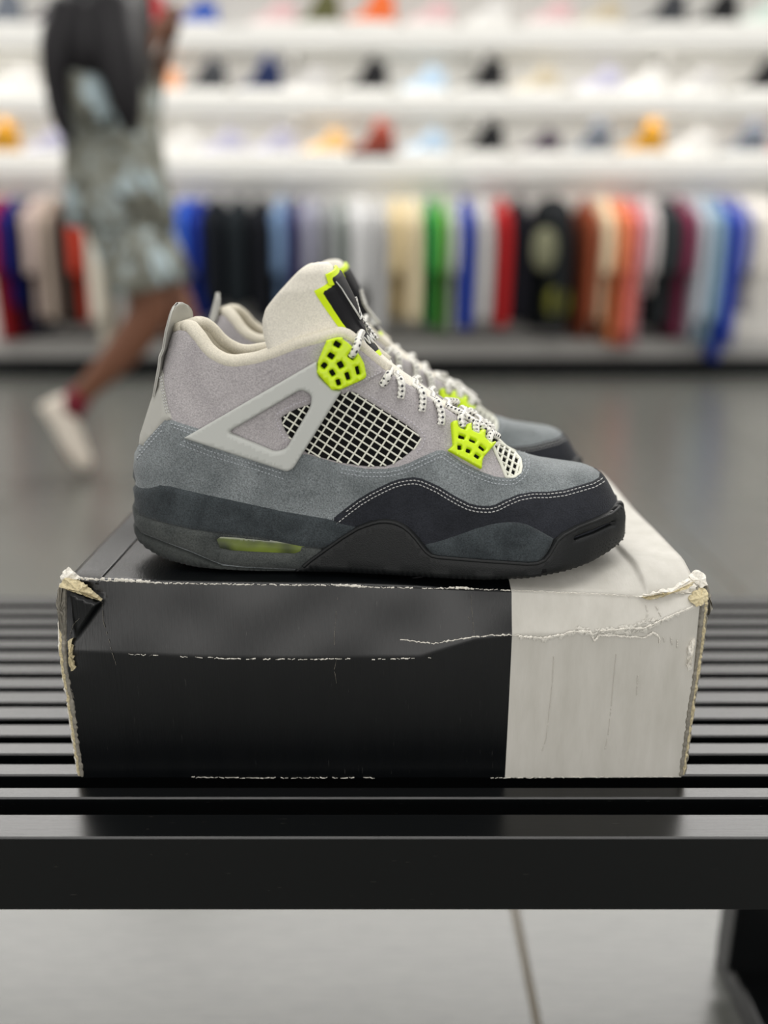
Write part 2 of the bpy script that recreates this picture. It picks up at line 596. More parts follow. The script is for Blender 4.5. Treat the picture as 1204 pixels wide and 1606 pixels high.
def garment(i, l, r, cname, rgb, hem):
    xl, xr = on_y(l, 400, RAIL_Y - 0.2)[0], on_y(r, 400, RAIL_Y - 0.2)[0]
    xc, hw = (xl + xr) / 2, (xr - xl) / 2 * 1.02
    zb = on_y(602, hem, RAIL_Y - 0.2)[2] - RAIL_Z
    rnd = random.Random(i * 7 + 1)
    e = empty('hanging_shirt', (xc, RAIL_Y, RAIL_Z))
    mt = fabric(cname.replace(' ', '_') + '_cloth', rgb, 0.1, 40, 0.9)
    b = MB()
    rings = []
    z1 = -0.055
    for k, (q, dep, th) in enumerate(((0, 0.03, 0.15), (0.01, 0.06, 0.4), (0.05, 0.14, 0.8), (0.12, 0.22, 1.0), (0.3, 0.215, 1.0), (0.6, 0.21, 1.0), (0.9, 0.215, 1.05), (1.0, 0.215, 1.0))):
        z = z1 + (zb - z1) * q
        ring = []
        for a in np.linspace(0, 2 * math.pi, 20, endpoint=False):
            wav = 1 + 0.14 * math.sin(a * 3 + i + 5 * q) * q
            ring.append((hw * th * 0.86 * wav * math.cos(a) * abs(math.sin(a)) ** 0.12 if abs(math.sin(a)) > 1e-6 else hw * th * 0.8 * wav * math.cos(a), dep * math.sin(a), z))
        rings.append(ring)
    b.loft(rings)
    b.build('shirt_body', mt, e)
    for s in (-1, 1):
        b = MB()
        ln = rnd.choice((0.3, 0.55, 0.62))
        pts = [(0, s * 0.17, z1 - 0.10), (0, s * 0.225, z1 - 0.13), (hw * 0.15, s * 0.245, z1 - 0.22), (hw * 0.1, s * 0.25, z1 - 0.1 - ln * 0.7), (0, s * 0.245, max(z1 - 0.1 - ln, zb))]
        b.tube(catmull(pts, 3), [min(0.8 * hw, 0.06)] * 4 + [min(0.72 * hw, 0.055)] * 9, 10, flat=1.0)
        b.build('sleeve', mt, e)
    b = MB()
    hk = [(0, 0, -0.05)] + [(0, 0.018 * math.sin(a), 0.0 + 0.0165 * math.cos(a) + 0.0) for a in np.linspace(2.6, -1.9, 9)]
    b.tube(hk, 0.0022, 6)
    b.build('hanger_hook', M['chrome'], e)
    b = MB()
    b.tube([(0, -0.19, -0.125), (0, -0.1, -0.082), (0, 0, -0.05), (0, 0.1, -0.082), (0, 0.19, -0.125)], 0.006, 6)
    b.build('hanger_bar', M['chrome'], e)
    nb = GARM[i - 1][2] if i > 0 else None
    na = GARM[i + 1][2] if i + 1 < len(GARM) else None
    lab = between(cname + ' shirt on the clothes rail', nb, na)
    tag(e, lab, 'shirt', 'shirts on the clothes rail')
    if cname == 'wide printed black':
        for nm, (uu, vv), (ru, rv), cc in (('sage_print', (856, 392), (17, 34), (124, 124, 100)), ('olive_print', (876, 475), (16, 30), (104, 104, 40))):
            c0 = on_y(uu, vv, RAIL_Y - 0.30)
            c1 = on_y(uu + ru, vv + rv, RAIL_Y - 0.30)
            q = MB()
            rx, rz = c1[0] - c0[0], c0[2] - c1[2]
            q.loft([[(c0[0] - xc + rx * math.cos(a) * f, y - 0.0, c0[2] - RAIL_Z + rz * math.sin(a) * f) for a in np.linspace(0, 2 * math.pi, 16, endpoint=False)] for y, f in ((-0.20, 1), (-0.285, 1), (-0.295, 0.8))])
            q.build(nm, fabric(nm, cc, 0.1, 40), e)


last_r = -1e9
for i, gspec in enumerate(GARM):
    gspec = (max(gspec[0], last_r),) + gspec[1:]
    last_r = gspec[1]
    garment(i, *gspec)

# ---------------------------------------------------------------- bench
m = new_mat('black_lacquered_wood', (14, 16, 18), 0.24, 0.5)
g = N(m)
v = g.coord('Object', (7, 160, 160))
f = g.noise(v, 4.0, 4, 0.7)
fleck = g.ramp(g.noise(g.coord('Object', (20, 420, 420)), 5.0, 2, 0.5), [(0.745, (0, 0, 0)), (0.78, (1, 1, 1))])
g.base(g.mix(g.math('MULTIPLY', fleck, 0.55), lin((8, 10, 11)), lin((100, 97, 90))))
g.bump(f, 0.12, 0.0006)
M['bench'] = m
bench = empty('slatted_bench', (0, 0.55, 0))
tag(bench, 'long low black slatted wooden bench carrying the shoebox', 'bench')
slats_y = [(1313.6, 1276.6), (1251.4, 1234.6), (1215.4, 1197.6), (1182.5, 1165), (1153.9, 1136), (1127, 1108.5), (1101.8, 1085)]
ys = [(on_z(602, a, BENCH_Z)[1], on_z(602, b_, BENCH_Z)[1]) for a, b_ in slats_y]
pitch = (ys[6][0] - ys[2][0]) / 4
wid = 0.0138
while ys[-1][1] < 0.69:
    ys.append((ys[-1][0] + pitch, ys[-1][0] + pitch + wid))
for k, (a, b_) in enumerate(ys):
    s = MB()
    lastk = k == len(ys) - 1
    h = 0.0465 if k == 0 or lastk else 0.026
    s.bevbox((-0.66, a - 0.55, BENCH_Z - h), (0.66, b_ - 0.55 + (0.006 if lastk else 0), BENCH_Z), 0.0009)
    s.build('slat', M['bench'], bench, smooth=False)
BENCH_BACK = ys[-1][1]
for xa, xb in ((0.329, 0.402), (-0.602, -0.532)):
    for yy in ((0.405, 0.435), (BENCH_BACK - 0.045, BENCH_BACK - 0.015)):
        s = MB()
        s.bevbox((xa, yy[0] - 0.55, 0.031), (xb, yy[1] - 0.55, BENCH_Z - 0.0664), 0.0015)
        s.build('leg', M['bench'], bench, smooth=False)
    s = MB()
    s.bevbox((xa, 0.40 - 0.55 + 0.003, BENCH_Z - 0.066), (xb, BENCH_BACK - 0.565, BENCH_Z - 0.0264), 0.0015)
    s.build('crossbar', M['bench'], bench, smooth=False)
    s = MB()
    s.bevbox((xa + 0.0075, 0.33 - 0.55, 0.0005), (xb + 0.0035, BENCH_BACK - 0.55, 0.031), 0.002)
    s.build('foot_rail', M['bench'], bench, smooth=False)

# ---------------------------------------------------------------- shoebox
BOX_T = 0.1195
BX0, BX1 = -0.1765, 0.1735
BY0, BY1 = 0.4352, 0.672
XDIV = 0.0706
m = new_mat('printed_card', (20, 20, 22), 0.42, 0.42)
g = N(m)
cv = g.coord()
sp = g.node('ShaderNodeSeparateXYZ')
g.l(cv, sp.inputs[0])
isgrey = g.math('GREATER_THAN', sp.outputs[0], XDIV)
n1 = g.noise(g.coord('Object', (14, 14, 3)), 6.0, 4, 0.6)
n2 = g.noise(g.coord('Object', (120, 30, 3)), 7.0, 3, 0.7)
blk = g.ramp(n1, [(0.3, lin((4, 6, 8))), (0.7, lin((8, 10, 12)))])
gry = g.ramp(n1, [(0.3, lin((188, 185, 176))), (0.7, lin((202, 199, 191)))])
colr = g.mix(isgrey, blk, gry)
rub = g.ramp(g.noise(g.coord('Object', (180, 60, 12)), 6.0, 3, 0.6), [(0.70, (0, 0, 0)), (0.82, (1, 1, 1))])
g.base(g.mix(g.math('MULTIPLY', rub, 0.22), colr, lin((150, 148, 144))))
rr = g.mix(isgrey, (0.29,) * 3, (0.6,) * 3)
g.l(rr, g.b.inputs['Roughness'])
g.bump(n2, 0.25, 0.0006)
M['card'] = m
M['card_fold'] = new_mat('grey_card_fold', (206, 203, 194), 0.6, 0.3)
M['kraft'] = fabric('torn_kraft_board', (196, 184, 150), 0.3, 700)
M['paper'] = fabric('torn_white_paper', (226, 222, 212), 0.2, 900)
M['inner_board'] = fabric('grey_board_inner', (132, 128, 118), 0.2, 500)
box = empty('shoebox', (0, 0, BENCH_Z + 0.0006))
tag(box, 'worn black and grey cardboard shoebox with torn corners on the bench', 'box')
rnd = random.Random(11)


def crease_z(x):
    return np.interp(x, [BX0, -0.10, -0.05, 0.02, 0.05, 0.075, 0.12, 0.15, BX1], [0.082, 0.0785, 0.078, 0.0785, 0.089, 0.0925, 0.0935, 0.099, 0.108])


def hnoise(x, z, f=40.0):
    return 0.5 * (math.sin(x * f + 1.3 * math.sin(z * f * 0.7)) + math.sin(z * f * 1.3 + 2.1 + math.sin(x * f * 0.6)))


TOP_DROP = lambda x: np.interp(x, [BX0, -0.15, -0.1, -0.02, 0.05, 0.13, BX1], [0.0003, 0.0, 0.0012, 0.0022, 0.0055, 0.0085, 0.006])


TEAR = ((-0.1745, 0.1185), (-0.1535, 0.1105), (-0.1715, 0.086))


def in_tear(x, z):
    s_ = [(TEAR[(k + 1) % 3][0] - TEAR[k][0]) * (z - TEAR[k][1]) - (TEAR[(k + 1) % 3][1] - TEAR[k][1]) * (x - TEAR[k][0]) for k in range(3)]
    d_ = [q_ / math.dist(TEAR[k], TEAR[(k + 1) % 3]) for k, q_ in enumerate(s_)]
    return min(1.0, max(0.0, max(min(d_), min(-q_ for q_ in d_))) / 0.0022)


def front_pt(x, z):
    """front card face: below the crease upright, above it leaning back"""
    cz = float(crease_z(x))
    top = BOX_T - float(TOP_DROP(x))
    y = BY0 - 0.0012 * math.sin(min(1, z / cz) * math.pi / 2) + 0.0003 * hnoise(x, z)
    if z > cz:
        q = (z - cz) / (top - cz + 1e-6)
        y += q * 0.0084 * (1.0 - 0.9 * in_tear(x, z)) + 0.0005 * hnoise(x * 1.7, z * 0.8, 60) * math.sin(min(1, q) * math.pi)
    if x > 0.13:   # dented right end
        e = (x - 0.13) / (BX1 - 0.13)
        y += 0.004 * e * e * max(0, (z - 0.04) / 0.08)
    e = max(0, 1 - (x - BX0) / 0.028)
    y += 0.006 * e * e * max(0, (z - 0.07) / 0.055)
    return y


xs = sorted(set(list(np.linspace(BX0, BX1, 120)) + list(np.linspace(-0.1755, -0.152, 34)) + [XDIV]))
v, fcs = [], []
NZ = 46
for x in xs:
    cz = float(crease_z(x))
    top = BOX_T - float(TOP_DROP(x))
    zz = list(np.linspace(0, cz - 0.0012, 22)) + [cz - 0.0004, cz + 0.0004] + list(np.linspace(cz + 0.0014, top, NZ - 24))
    for z in zz:
        v.append((x, front_pt(x, z), z))
for i in range(len(xs) - 1):
    for j in range(NZ - 1):
        a = i * NZ + j
        fcs.append((a, a + NZ, a + NZ + 1, a + 1))
mesh_obj('front_panel', v, fcs, M['card'], box)
# lid, resting on the walls
v, fcs = [], []
NY = 40
xt = sorted(set(list(np.linspace(BX0 - 0.0005, BX1 + 0.0005, 140)) + list(np.linspace(-0.1605, -0.1515, 26)) + list(np.linspace(0.131, 0.148, 50)) + [XDIV]))
for x in xt:
    top = BOX_T - float(TOP_DROP(min(max(x, BX0), BX1)))
    yf = front_pt(x, top)
    for j in range(NY):
        q = j / (NY - 1)
        y = yf + (BY1 - yf) * q
        z = top + (BOX_T - top) * min(1, q * 9) + 0.0003 * hnoise(x, y, 55) * min(1, q * 6)
        zc_ = 0
        # fold line near the left end and the raised flap at the right end
        d = x - (-0.158 + 0.004 * q)
        zc_ -= 0.0018 * math.exp(-(d / 0.0007) ** 2)
        d2 = x - (0.146 - 0.013 * q)
        zc_ += 0.0030 / (1 + math.exp(max(-40, min(40, -d2 / 0.0005))))
        if d2 > 0:
            zc_ += 0.0005 * math.sin(x * 520) * math.exp(-q * 7) + 0.0012 * math.sin(q * 9) * q
        if x < -0.158 + 0.004 * q:
            zc_ -= 0.0009
        v.append((x, y, min(z, BOX_T + 0.0) + zc_ * min(1, q * 30)))
for i in range(len(xt) - 1):
    for j in range(NY - 1):
        a = i * NY + j
        fcs.append((a, a + NY, a + NY + 1, a + 1))
lid = mesh_obj('lid', v, fcs, M['card'], box)
so = lid.modifiers.new('thick', 'SOLIDIFY')
so.thickness = 0.0016
so.offset = -1
for nm, x in (('side_panel', BX0), ('side_panel', BX1)):
    s = MB()
    sx = 1 if x < 0 else -1
    s.box((min(x + sx * 0.0005, x + sx * 0.0035), BY0 + 0.009, 0), (max(x + sx * 0.0005, x + sx * 0.0035), BY1 - 0.001, BOX_T - 0.0045), )
    s.build(nm, M['card'], box, smooth=False)
s = MB()
s.box((BX0, BY1 - 0.003, 0), (BX1, BY1, BOX_T - 0.004))
s.build('back_panel', M['card'], box, smooth=False)
s = MB()
s.box((BX0, BY0 + 0.003, 0), (BX1, BY1, 0.002))
s.build('bottom_panel', M['card'], box, smooth=False)


# raw cardboard edges down the two front corners: two liners and a corrugated core
def board_edge(side):
    xe = BX0 if side < 0 else BX1
    lists = {'liner': ([], -0.0), 'core': ([], 0), 'outer': ([], 0)}
    for nm, mat, off, w_, amp in (('inner_liner', 'inner_board', 0.0, 0.0016, 0.0003), ('torn_core', 'kraft', 0.0017, 0.0014, 0.0006), ('outer_liner', 'inner_board' if side > 0 else 'paper', 0.0031, 0.0008, 0.0005)):
        pts, rad = [], []
        nz = 70
        for k in range(nz + 1):
            z = 0.0006 + (BOX_T - 0.004) * k / nz
            bow = 0.004 * math.sin(max(0, (z - 0.05)) / 0.075 * math.pi * 0.9) if z > 0.05 else 0
            x = xe + side * (off + 0.001 * (z / BOX_T) + bow * 0.35 + amp * rnd.uniform(-1, 1)) - side * 0.0004
            y = front_pt(xe, z) + 0.0008 + off * 0.5 + amp * rnd.uniform(-1, 1) * 0.5
            pts.append((x, y, z))
            rad.append(w_ * rnd.uniform(0.75, 1.15) * (0.6 if k in (0, nz) else 1))
        q = MB()
        q.tube(pts, rad, 6)
        q.build(nm, M[mat], box, smooth=False)


board_edge(-1)
board_edge(1)


def px_box(u, v, dy=0.0):
    """a point on the front card face under a drawing coordinate"""
    y = BY0
    for _ in range(5):
        p = on_y(u, v, y)
        y = front_pt(min(max(p[0], BX0), BX1), min(max(p[2] - box.location.z, 0.0), BOX_T)) - dy
    p = on_y(u, v, y)
    return np.array([p[0], p[1], p[2] - box.location.z])


def ragged(name, mat, lines, w0=0.0005, w1=0.0013, lift=0.0005, prob=1.0, jit=0.9):
    """torn paper fibres: thin raised ragged ribbons along fold and tear lines"""
    q = MB()
    for line in lines:
        dense = []
        for a, b_ in zip(line[:-1], line[1:]):
            n = max(2, int(math.hypot(b_[0] - a[0], b_[1] - a[1]) / 3.2))
            for k in range(n):
                dense.append((a[0] + (b_[0] - a[0]) * k / n, a[1] + (b_[1] - a[1]) * k / n))
        dense.append(line[-1])
        P = [px_box(u, v_ + jit * rnd.uniform(-1, 1), lift * rnd.uniform(0.6, 1.4)) for u, v_ in dense]
        for a, b_ in zip(P[:-1], P[1:]):
            if rnd.random() > prob:
                continue
            hw = rnd.uniform(w0, w1) / 2
            d = b_ - a
            d /= np.linalg.norm(d) + 1e-9
            nrm = np.array([0, -1, 0.15])
            s_ = np.cross(d, nrm)
            s_ /= np.linalg.norm(s_) + 1e-9
            e = d * 0.0003
            h2 = hw * rnd.uniform(0.3, 1.2)
            q.add([a - e + s_ * hw, a - e - s_ * h2, b_ + e - s_ * hw, b_ + e + s_ * h2, (a + b_) / 2 + np.array([0, -0.0005, 0.0002])],
                  [(0, 1, 4), (1, 2, 4), (2, 3, 4), (3, 0, 4)])
    return stuff(q.build(name, M[mat], box, smooth=False))


ragged('worn_edge', 'paper', [[(98, 908), (135, 909), (180, 911), (240, 914), (330, 916), (420, 917), (520, 918)], [(520, 918), (575, 921), (640, 922), (720, 923), (812, 926)]], 0.0002, 0.0009, 0.0004, 0.78)
ragged('worn_edge', 'paper', [[(110, 905), (150, 908), (200, 910), (235, 912)], [(520, 917), (545, 918), (575, 920)], [(705, 921), (742, 923)]], 0.0004, 0.0019, 0.0006, 0.8)
ragged('lid_fold', 'paper', [[(812, 926), (880, 929), (950, 932), (1004, 936)]], 0.0003, 0.0007, 0.0004, 0.95)
ragged('crease_wear', 'paper', [[(170, 1025), (260, 1029), (310, 1031)]], 0.0001, 0.0005, 0.0003, 0.3)
ragged('crease_wear', 'paper', [[(310, 1031), (360, 1033), (420, 1034), (500, 1034), (545, 1033)]], 0.0002, 0.0008, 0.0004, 0.55)
ragged('crease_wear', 'paper', [[(545, 1033), (600, 1034), (675, 1032)]], 0.0002, 0.0008, 0.0004, 0.42)
ragged('tear_line', 'paper', [[(628, 1003), (650, 1006), (680, 1009), (710, 1004), (744, 999), (775, 996), (814, 996)]], 0.0004, 0.0009, 0.0005, 0.98)
ragged('tear_line', 'paper', [[(814, 998), (850, 1001), (880, 996), (900, 990), (925, 990)], [(925, 990), (932, 1006), (940, 996), (975, 998), (1012, 1000), (1024, 992)], [(940, 990), (985, 986), (1012, 985), (1030, 976), (1060, 963), (1086, 952)], [(1024, 992), (1034, 1000), (1034, 1008)]], 0.0006, 0.0017, 0.0007, 0.98)
ragged('hairline_crack', 'inner_board', [[(528, 1032), (524, 1050), (528, 1074)], [(160, 942), (162, 975), (170, 1000), (176, 1025), (183, 1045)], [(733, 966), (738, 975)], [(738, 932), (740, 960), (743, 992)], [(109, 998), (116, 978), (124, 970)], [(112, 1080), (116, 1095)]], 0.0001, 0.00028, 0.0003, 0.6)
ragged('bottom_wear', 'paper', [[(298, 1219), (380, 1220), (470, 1220), (590, 1220)], [(770, 1220), (800, 1220), (900, 1219), (1056, 1218)]], 0.0002, 0.0006, 0.0003, 0.6)
ragged('crease_line', 'card_fold', [[(868, 1030), (866, 1070), (862, 1110), (856, 1160), (850, 1178)], [(966, 1026), (960, 1090), (954, 1150), (948, 1178)], [(1000, 1060), (998, 1090)]], 0.0002, 0.0005, 0.0002, 0.9)
ragged('tear_ridge', 'card_fold', [[(816, 999), (850, 1003), (882, 998), (905, 992), (940, 994), (985, 992), (1014, 990), (1040, 974), (1070, 960)], [(900, 985), (940, 988), (990, 983), (1030, 972)]], 0.0008, 0.0030, 0.0005, 0.8, 2.2)
ragged('tear_ridge', 'card_fold', [[(1012, 948), (1016, 962), (1010, 976)], [(1028, 950), (1036, 966)], [(1040, 1000), (1042, 1010)], [(1052, 1000), (1054, 1012)], [(1062, 1004), (1062, 1016)]], 0.0004, 0.0009, 0.0004, 0.9, 1.0)
# pale dent folds in the black part
ragged('fold_mark', 'inner_board', [[(531, 924), (527, 960), (524, 1000), (525, 1030)]], 0.0001, 0.0003, 0.0002, 0.5)


def crumple(name, mat, pts, seed, lift=0.004, thick=0.0009):
    """a small creased scrap of torn board"""
    r = random.Random(seed)
    fine = []
    for k, (u, v_) in enumerate(pts):
        u2, v2 = pts[(k + 1) % len(pts)]
        n_ = max(1, int(math.hypot(u2 - u, v2 - v_) / 3.5))
        for q_ in range(n_):
            fine.append((u + (u2 - u) * q_ / n_ + (r.uniform(-1.3, 1.3) if q_ else 0), v_ + (v2 - v_) * q_ / n_ + (r.uniform(-1.3, 1.3) if q_ else 0)))
    pts = fine
    P = [px_box(u, v_, lift + r.uniform(-1, 1) * 0.0015) for u, v_ in pts]
    c = sum(P) / len(P) + np.array([0, -0.002, 0.0005])
    n = len(P)
    back = [p + np.array([0, thick + 0.0025, 0]) for p in P]
    q = MB()
    q.add(P + [c] + back, [(i, (i + 1) % n, n) for i in range(n)] + [((i + 1) % n, i, n + 1 + i, n + 1 + (i + 1) % n) for i in range(n)] + [tuple(n + 1 + i for i in reversed(range(n)))])
    return q.build(name, M[mat], box, smooth=False)


crumple('torn_flap', 'kraft', [(92, 920), (100, 908), (112, 912), (128, 917), (141, 929), (158, 943), (136, 936), (118, 929), (104, 925)], 1, 0.0055)
crumple('torn_flap', 'paper', [(94, 904), (104, 892), (112, 900), (122, 908), (110, 914), (98, 914)], 2, 0.001)
crumple('torn_flap', 'inner_board', [(90, 925), (98, 916), (100, 950), (97, 972), (100, 1000), (92, 985), (88, 950)], 3, 0.0005)
crumple('torn_flap', 'kraft', [(106, 1006), (113, 1003), (114, 1035), (118, 1048), (111, 1053), (107, 1040)], 4, 0.0015)
crumple('torn_flap', 'kraft', [(1086, 930), (1096, 922), (1108, 926), (1111, 940), (1103, 948), (1092, 952), (1082, 944)], 5, 0.003)
crumple('torn_flap', 'paper', [(1000, 935), (1030, 930), (1060, 922), (1084, 908), (1096, 916), (1084, 930), (1050, 930), (1022, 940)], 6, 0.0015)
crumple('torn_flap', 'kraft', [(1006, 938), (1030, 934), (1062, 926), (1090, 912), (1080, 922), (1050, 932), (1020, 941)], 7, 0.0022)
crumple('torn_flap', 'paper', [(1082, 906), (1094, 897), (1106, 902), (1110, 918), (1098, 922), (1090, 914)], 8, 0.002)
crumple('torn_flap', 'inner_board', [(1104, 905), (1112, 925), (1118, 955), (1110, 966), (1107, 945), (1106, 925)], 9, -0.004)
crumple('torn_flap', 'paper', [(1082, 1010), (1090, 1002), (1086, 1028), (1084, 1050), (1078, 1052), (1078, 1030)], 10, 0.001)

# ---------------------------------------------------------------- the sneaker
Y0 = 0.492
SHOE_X = -0.149
SHOE_Z = BENCH_Z + 0.0006 + BOX_T + 0.0006
ORG = np.array([SHOE_X, Y0, SHOE_Z])
SHOE_DROP = 0.125 - BOX_T   # the box is a little lower than its full height


def loc(u, v, ydepth):
    return on_y(u, v, Y0 + ydepth) - ORG


# heel-back outline (drawing coordinates on the centre plane) -> x0(z)
hb = [loc(u, v, 0) for u, v in [(214, 835), (212, 822), (210, 790), (209, 770), (210, 750), (207, 732), (210, 709), (226, 662), (233, 640), (241, 619), (251, 578), (259, 548), (268, 522), (274, 512)]]
hz = [p[2] for p in hb]
hx = [p[0] for p in hb]
SH = np.interp(hz, [0, 0.035, 0.05, 0.08, 0.14], [0.0045, 0.004, 0.003, 0.0027, 0.0015])
hx = list(np.array(hx) + SH)
ZX = smooth_interp([-0.01] + hz + [0.2], [hx[0] + 0.004] + hx + [hx[-1] + (0.2 - hz[-1]) * 0.25], 0.008)
X1 = 0.2872
top = []
for u, v in [(271, 522), (283, 519), (295, 521), (306, 532), (320, 553), (333, 565), (350, 573), (366, 575), (400, 570), (433, 559), (466, 546), (508, 535), (530, 528), (545, 531), (562, 546), (600, 579), (650, 611), (700, 645), (740, 671), (768, 690)]:
    yd = np.interp(u, [271, 290, 330, 500, 545, 600, 768], [-0.012, -0.024, -0.031, -0.031, -0.027, -0.022, -0.018])
    top.append(loc(u, v, yd))
for u, v in [(792, 697), (812, 709), (825, 713), (850, 720), (883, 725), (916, 729), (933, 734), (943, 741), (954, 756), (966, 778), (972, 792)]:
    p = loc(u, v, 0)
    top.append(p + np.array([-0.0012 - 0.0022 * max(0, (u - 920) / 50), 0, -0.0022]))
tu, tz = [0.0], [top[0][2] - 0.001]
for p in top:
    x0_ = float(ZX(p[2]))
    uu = (p[0] - x0_) / (X1 - x0_)
    if uu > tu[-1] + 0.004:
        tu.append(uu)
        tz.append(p[2])
if tu[-1] < 1:
    tu.append(1.0)
    tz.append(tz[-1] - 0.006)
FZT = smooth_interp(tu, tz, 0.010)
FZB = smooth_interp([0, 0.03, 0.07, 0.14, 0.25, 0.7, 0.8, 0.88, 0.95, 1.0], [0.0125, 0.0075, 0.0035, 0.0008, 0, 0, 0.0012, 0.0042, 0.0088, 0.0135], 0.02)
_wx = np.array([0, 0.004, 0.01, 0.02, 0.035, 0.06, 0.09, 0.12, 0.15, 0.18, 0.205, 0.225, 0.245, 0.26, 0.272, 0.280, 0.2845, X1]) / X1
_ww = [0, 0.0105, 0.0165, 0.0225, 0.0275, 0.0310, 0.0318, 0.0330, 0.0370, 0.0422, 0.0450, 0.0448, 0.0410, 0.0345, 0.0255, 0.0170, 0.0100, 0.0]
FW = lambda q: np.interp(q, _wx, _ww)
FWT = lambda q: np.interp(q, [0, 0.008, 0.02, 0.04, 0.07, 0.12, 0.2, 0.32, 0.4, 0.44, 0.5, 0.6, 0.68, 0.715, 0.735, 0.752, 1], [0, 0.0085, 0.0135, 0.0185, 0.023, 0.0275, 0.0295, 0.0295, 0.0265, 0.0235, 0.021, 0.0195, 0.0175, 0.0135, 0.007, 0, 0])
FN = smooth_interp([0, 0.1, 0.2, 0.4, 0.5, 0.6, 0.75, 0.9, 1], [1.7, 1.5, 1.35, 1.4, 1.5, 1.7, 2.05, 2.35, 2.5], 0.03)
FK = smooth_interp([0, 0.45, 0.7, 1], [0.35, 0.45, 1, 1], 0.03)
NU, NT = 150, 56
_k = np.linspace(0, 1, NU)
US = 0.6 * (1 - np.cos(np.pi * _k)) / 2 + 0.4 * _k
TS = np.linspace(0, 1, NT)


def base_pt(u, t):
    u = np.asarray(u, float)
    t = np.asarray(t, float)
    zt, zb, w0, wt, n, kk = FZT(u), FZB(u), FW(u), FWT(u), FN(u), FK(u)
    wt = np.minimum(wt, w0 * 0.93)
    s = (1 - kk) * t + kk * np.sin(t * np.pi / 2)
    s = np.clip(s, 0, 1)
    z = zb + (zt - zb) * s
    y = wt + (w0 - wt) * np.maximum(0, 1 - s ** n) ** (1 / n)
    x0_ = ZX(z)
    return np.stack([x0_ + u * (X1 - x0_), -y, z], -1)


GU, GT = np.meshgrid(US, TS, indexing='ij')
PG = base_pt(GU, GT)
dU = np.gradient(PG, axis=0)
dT = np.gradient(PG, axis=1)
NG = np.cross(dT, dU)
NG[0] = NG[1]
NG[0, :, 1] *= 0.0
NG[-1] = NG[-2]
NG[-1, :, 1] *= 0.0
ln = np.linalg.norm(NG, axis=-1, keepdims=True)
NG = NG / np.maximum(ln, 1e-12)
if NG[60, 20, 1] > 0:
    NG = -NG
for _ in range(2):
    Nb = NG.copy()
    Nb[1:-1] += 0.5 * (NG[2:] + NG[:-2])
    NG = Nb / np.linalg.norm(Nb, axis=-1, keepdims=True)
toe_c = US > 0.755
NG[toe_c, -1, 1] = 0
NG /= np.maximum(np.linalg.norm(NG, axis=-1, keepdims=True), 1e-9)


def grid_eval(G, u, t):
    u = np.clip(np.asarray(u, float), 0, 1)
    t = np.clip(np.asarray(t, float), 0, 1)
    iu = np.clip(np.searchsorted(US, u, 'right') - 1, 0, NU - 2)
    fu = ((u - US[iu]) / (US[iu + 1] - US[iu]))[..., None]
    it = np.clip((t * (NT - 1)).astype(int), 0, NT - 2)
    ft = (t * (NT - 1) - it)[..., None]
    return (G[iu, it] * (1 - fu) + G[iu + 1, it] * fu) * (1 - ft) + (G[iu, it + 1] * (1 - fu) + G[iu + 1, it + 1] * fu) * ft


def surf(u, t, h=0.0):
    h = np.asarray(h, float)
    n = grid_eval(NG, u, t)
    n = n / np.maximum(np.linalg.norm(n, axis=-1, keepdims=True), 1e-9)
    return grid_eval(PG, u, t) + n * h[..., None]


def make_bvh(P, lift=0.0025):
    nu, nt = P.shape[:2]
    verts = [Vector(p) for p in P.reshape(-1, 3)]
    tris = []
    for i in range(nu - 1):
        for j in range(nt - 1):
            a = i * nt + j
            tris.append((a, a + nt, a + nt + 1))
            tris.append((a, a + nt + 1, a + 1))
    return BVHTree.FromPolygons(verts, tris), tris


PH = PG + NG * 0.0025
BVH, TRIS = make_bvh(PH)
RO = np.array([0, 0, CAM_Z]) - ORG
UTV = np.stack([GU.ravel(), GT.ravel()], -1)
PF = PH.reshape(-1, 3)


def bary(pt, tri, PP, VV):
    a, b_, c_ = (PP[i] for i in tri)
    v0, v1, v2 = b_ - a, c_ - a, np.array(pt) - a
    d00, d01, d11, d20, d21 = v0 @ v0, v0 @ v1, v1 @ v1, v2 @ v0, v2 @ v1
    den = d00 * d11 - d01 * d01
    if abs(den) < 1e-20:
        return VV[tri[0]]
    q1 = (d11 * d20 - d01 * d21) / den
    q2 = (d00 * d21 - d01 * d20) / den
    q1, q2 = np.clip(q1, 0, 1), np.clip(q2, 0, 1)
    return VV[tri[0]] * (1 - q1 - q2) + VV[tri[1]] * q1 + VV[tri[2]] * q2


def to_ut(p):
    """drawing coordinate -> place on the upper (station, height)"""
    if len(p) == 3:
        return np.array([p[1], p[2]], float)
    d = ray(*p)
    d = d / np.linalg.norm(d)
    hit, nrm, idx, dist = BVH.ray_cast(Vector(RO), Vector(d))
    if hit is None:
        q = on_y(p[0], p[1], Y0 - 0.004) - ORG
        hit, nrm, idx, dist = BVH.find_nearest(Vector(q))
    return bary(hit, TRIS[idx], PF, UTV)


def UT(u, t):
    return ('ut', u, t)


def densify(poly, closed=True, step=4.0):
    out = []
    n = len(poly)
    for i in range(n if closed else n - 1):
        a, b_ = poly[i], poly[(i + 1) % n]
        out.append(a)
        if len(a) == 2 and len(b_) == 2:
            k = int(math.hypot(b_[0] - a[0], b_[1] - a[1]) / step)
            for q in range(1, k + 1):
                f_ = q / (k + 1)
                out.append((a[0] + (b_[0] - a[0]) * f_, a[1] + (b_[1] - a[1]) * f_))
        elif len(a) == 3 and len(b_) == 3:
            k = int(max(abs(b_[1] - a[1]) / 0.012, abs(b_[2] - a[2]) / 0.06))
            for q in range(1, k + 1):
                f_ = q / (k + 1)
                out.append(('ut', a[1] + (b_[1] - a[1]) * f_, a[2] + (b_[2] - a[2]) * f_))
    if not closed:
        out.append(poly[-1])
    return out


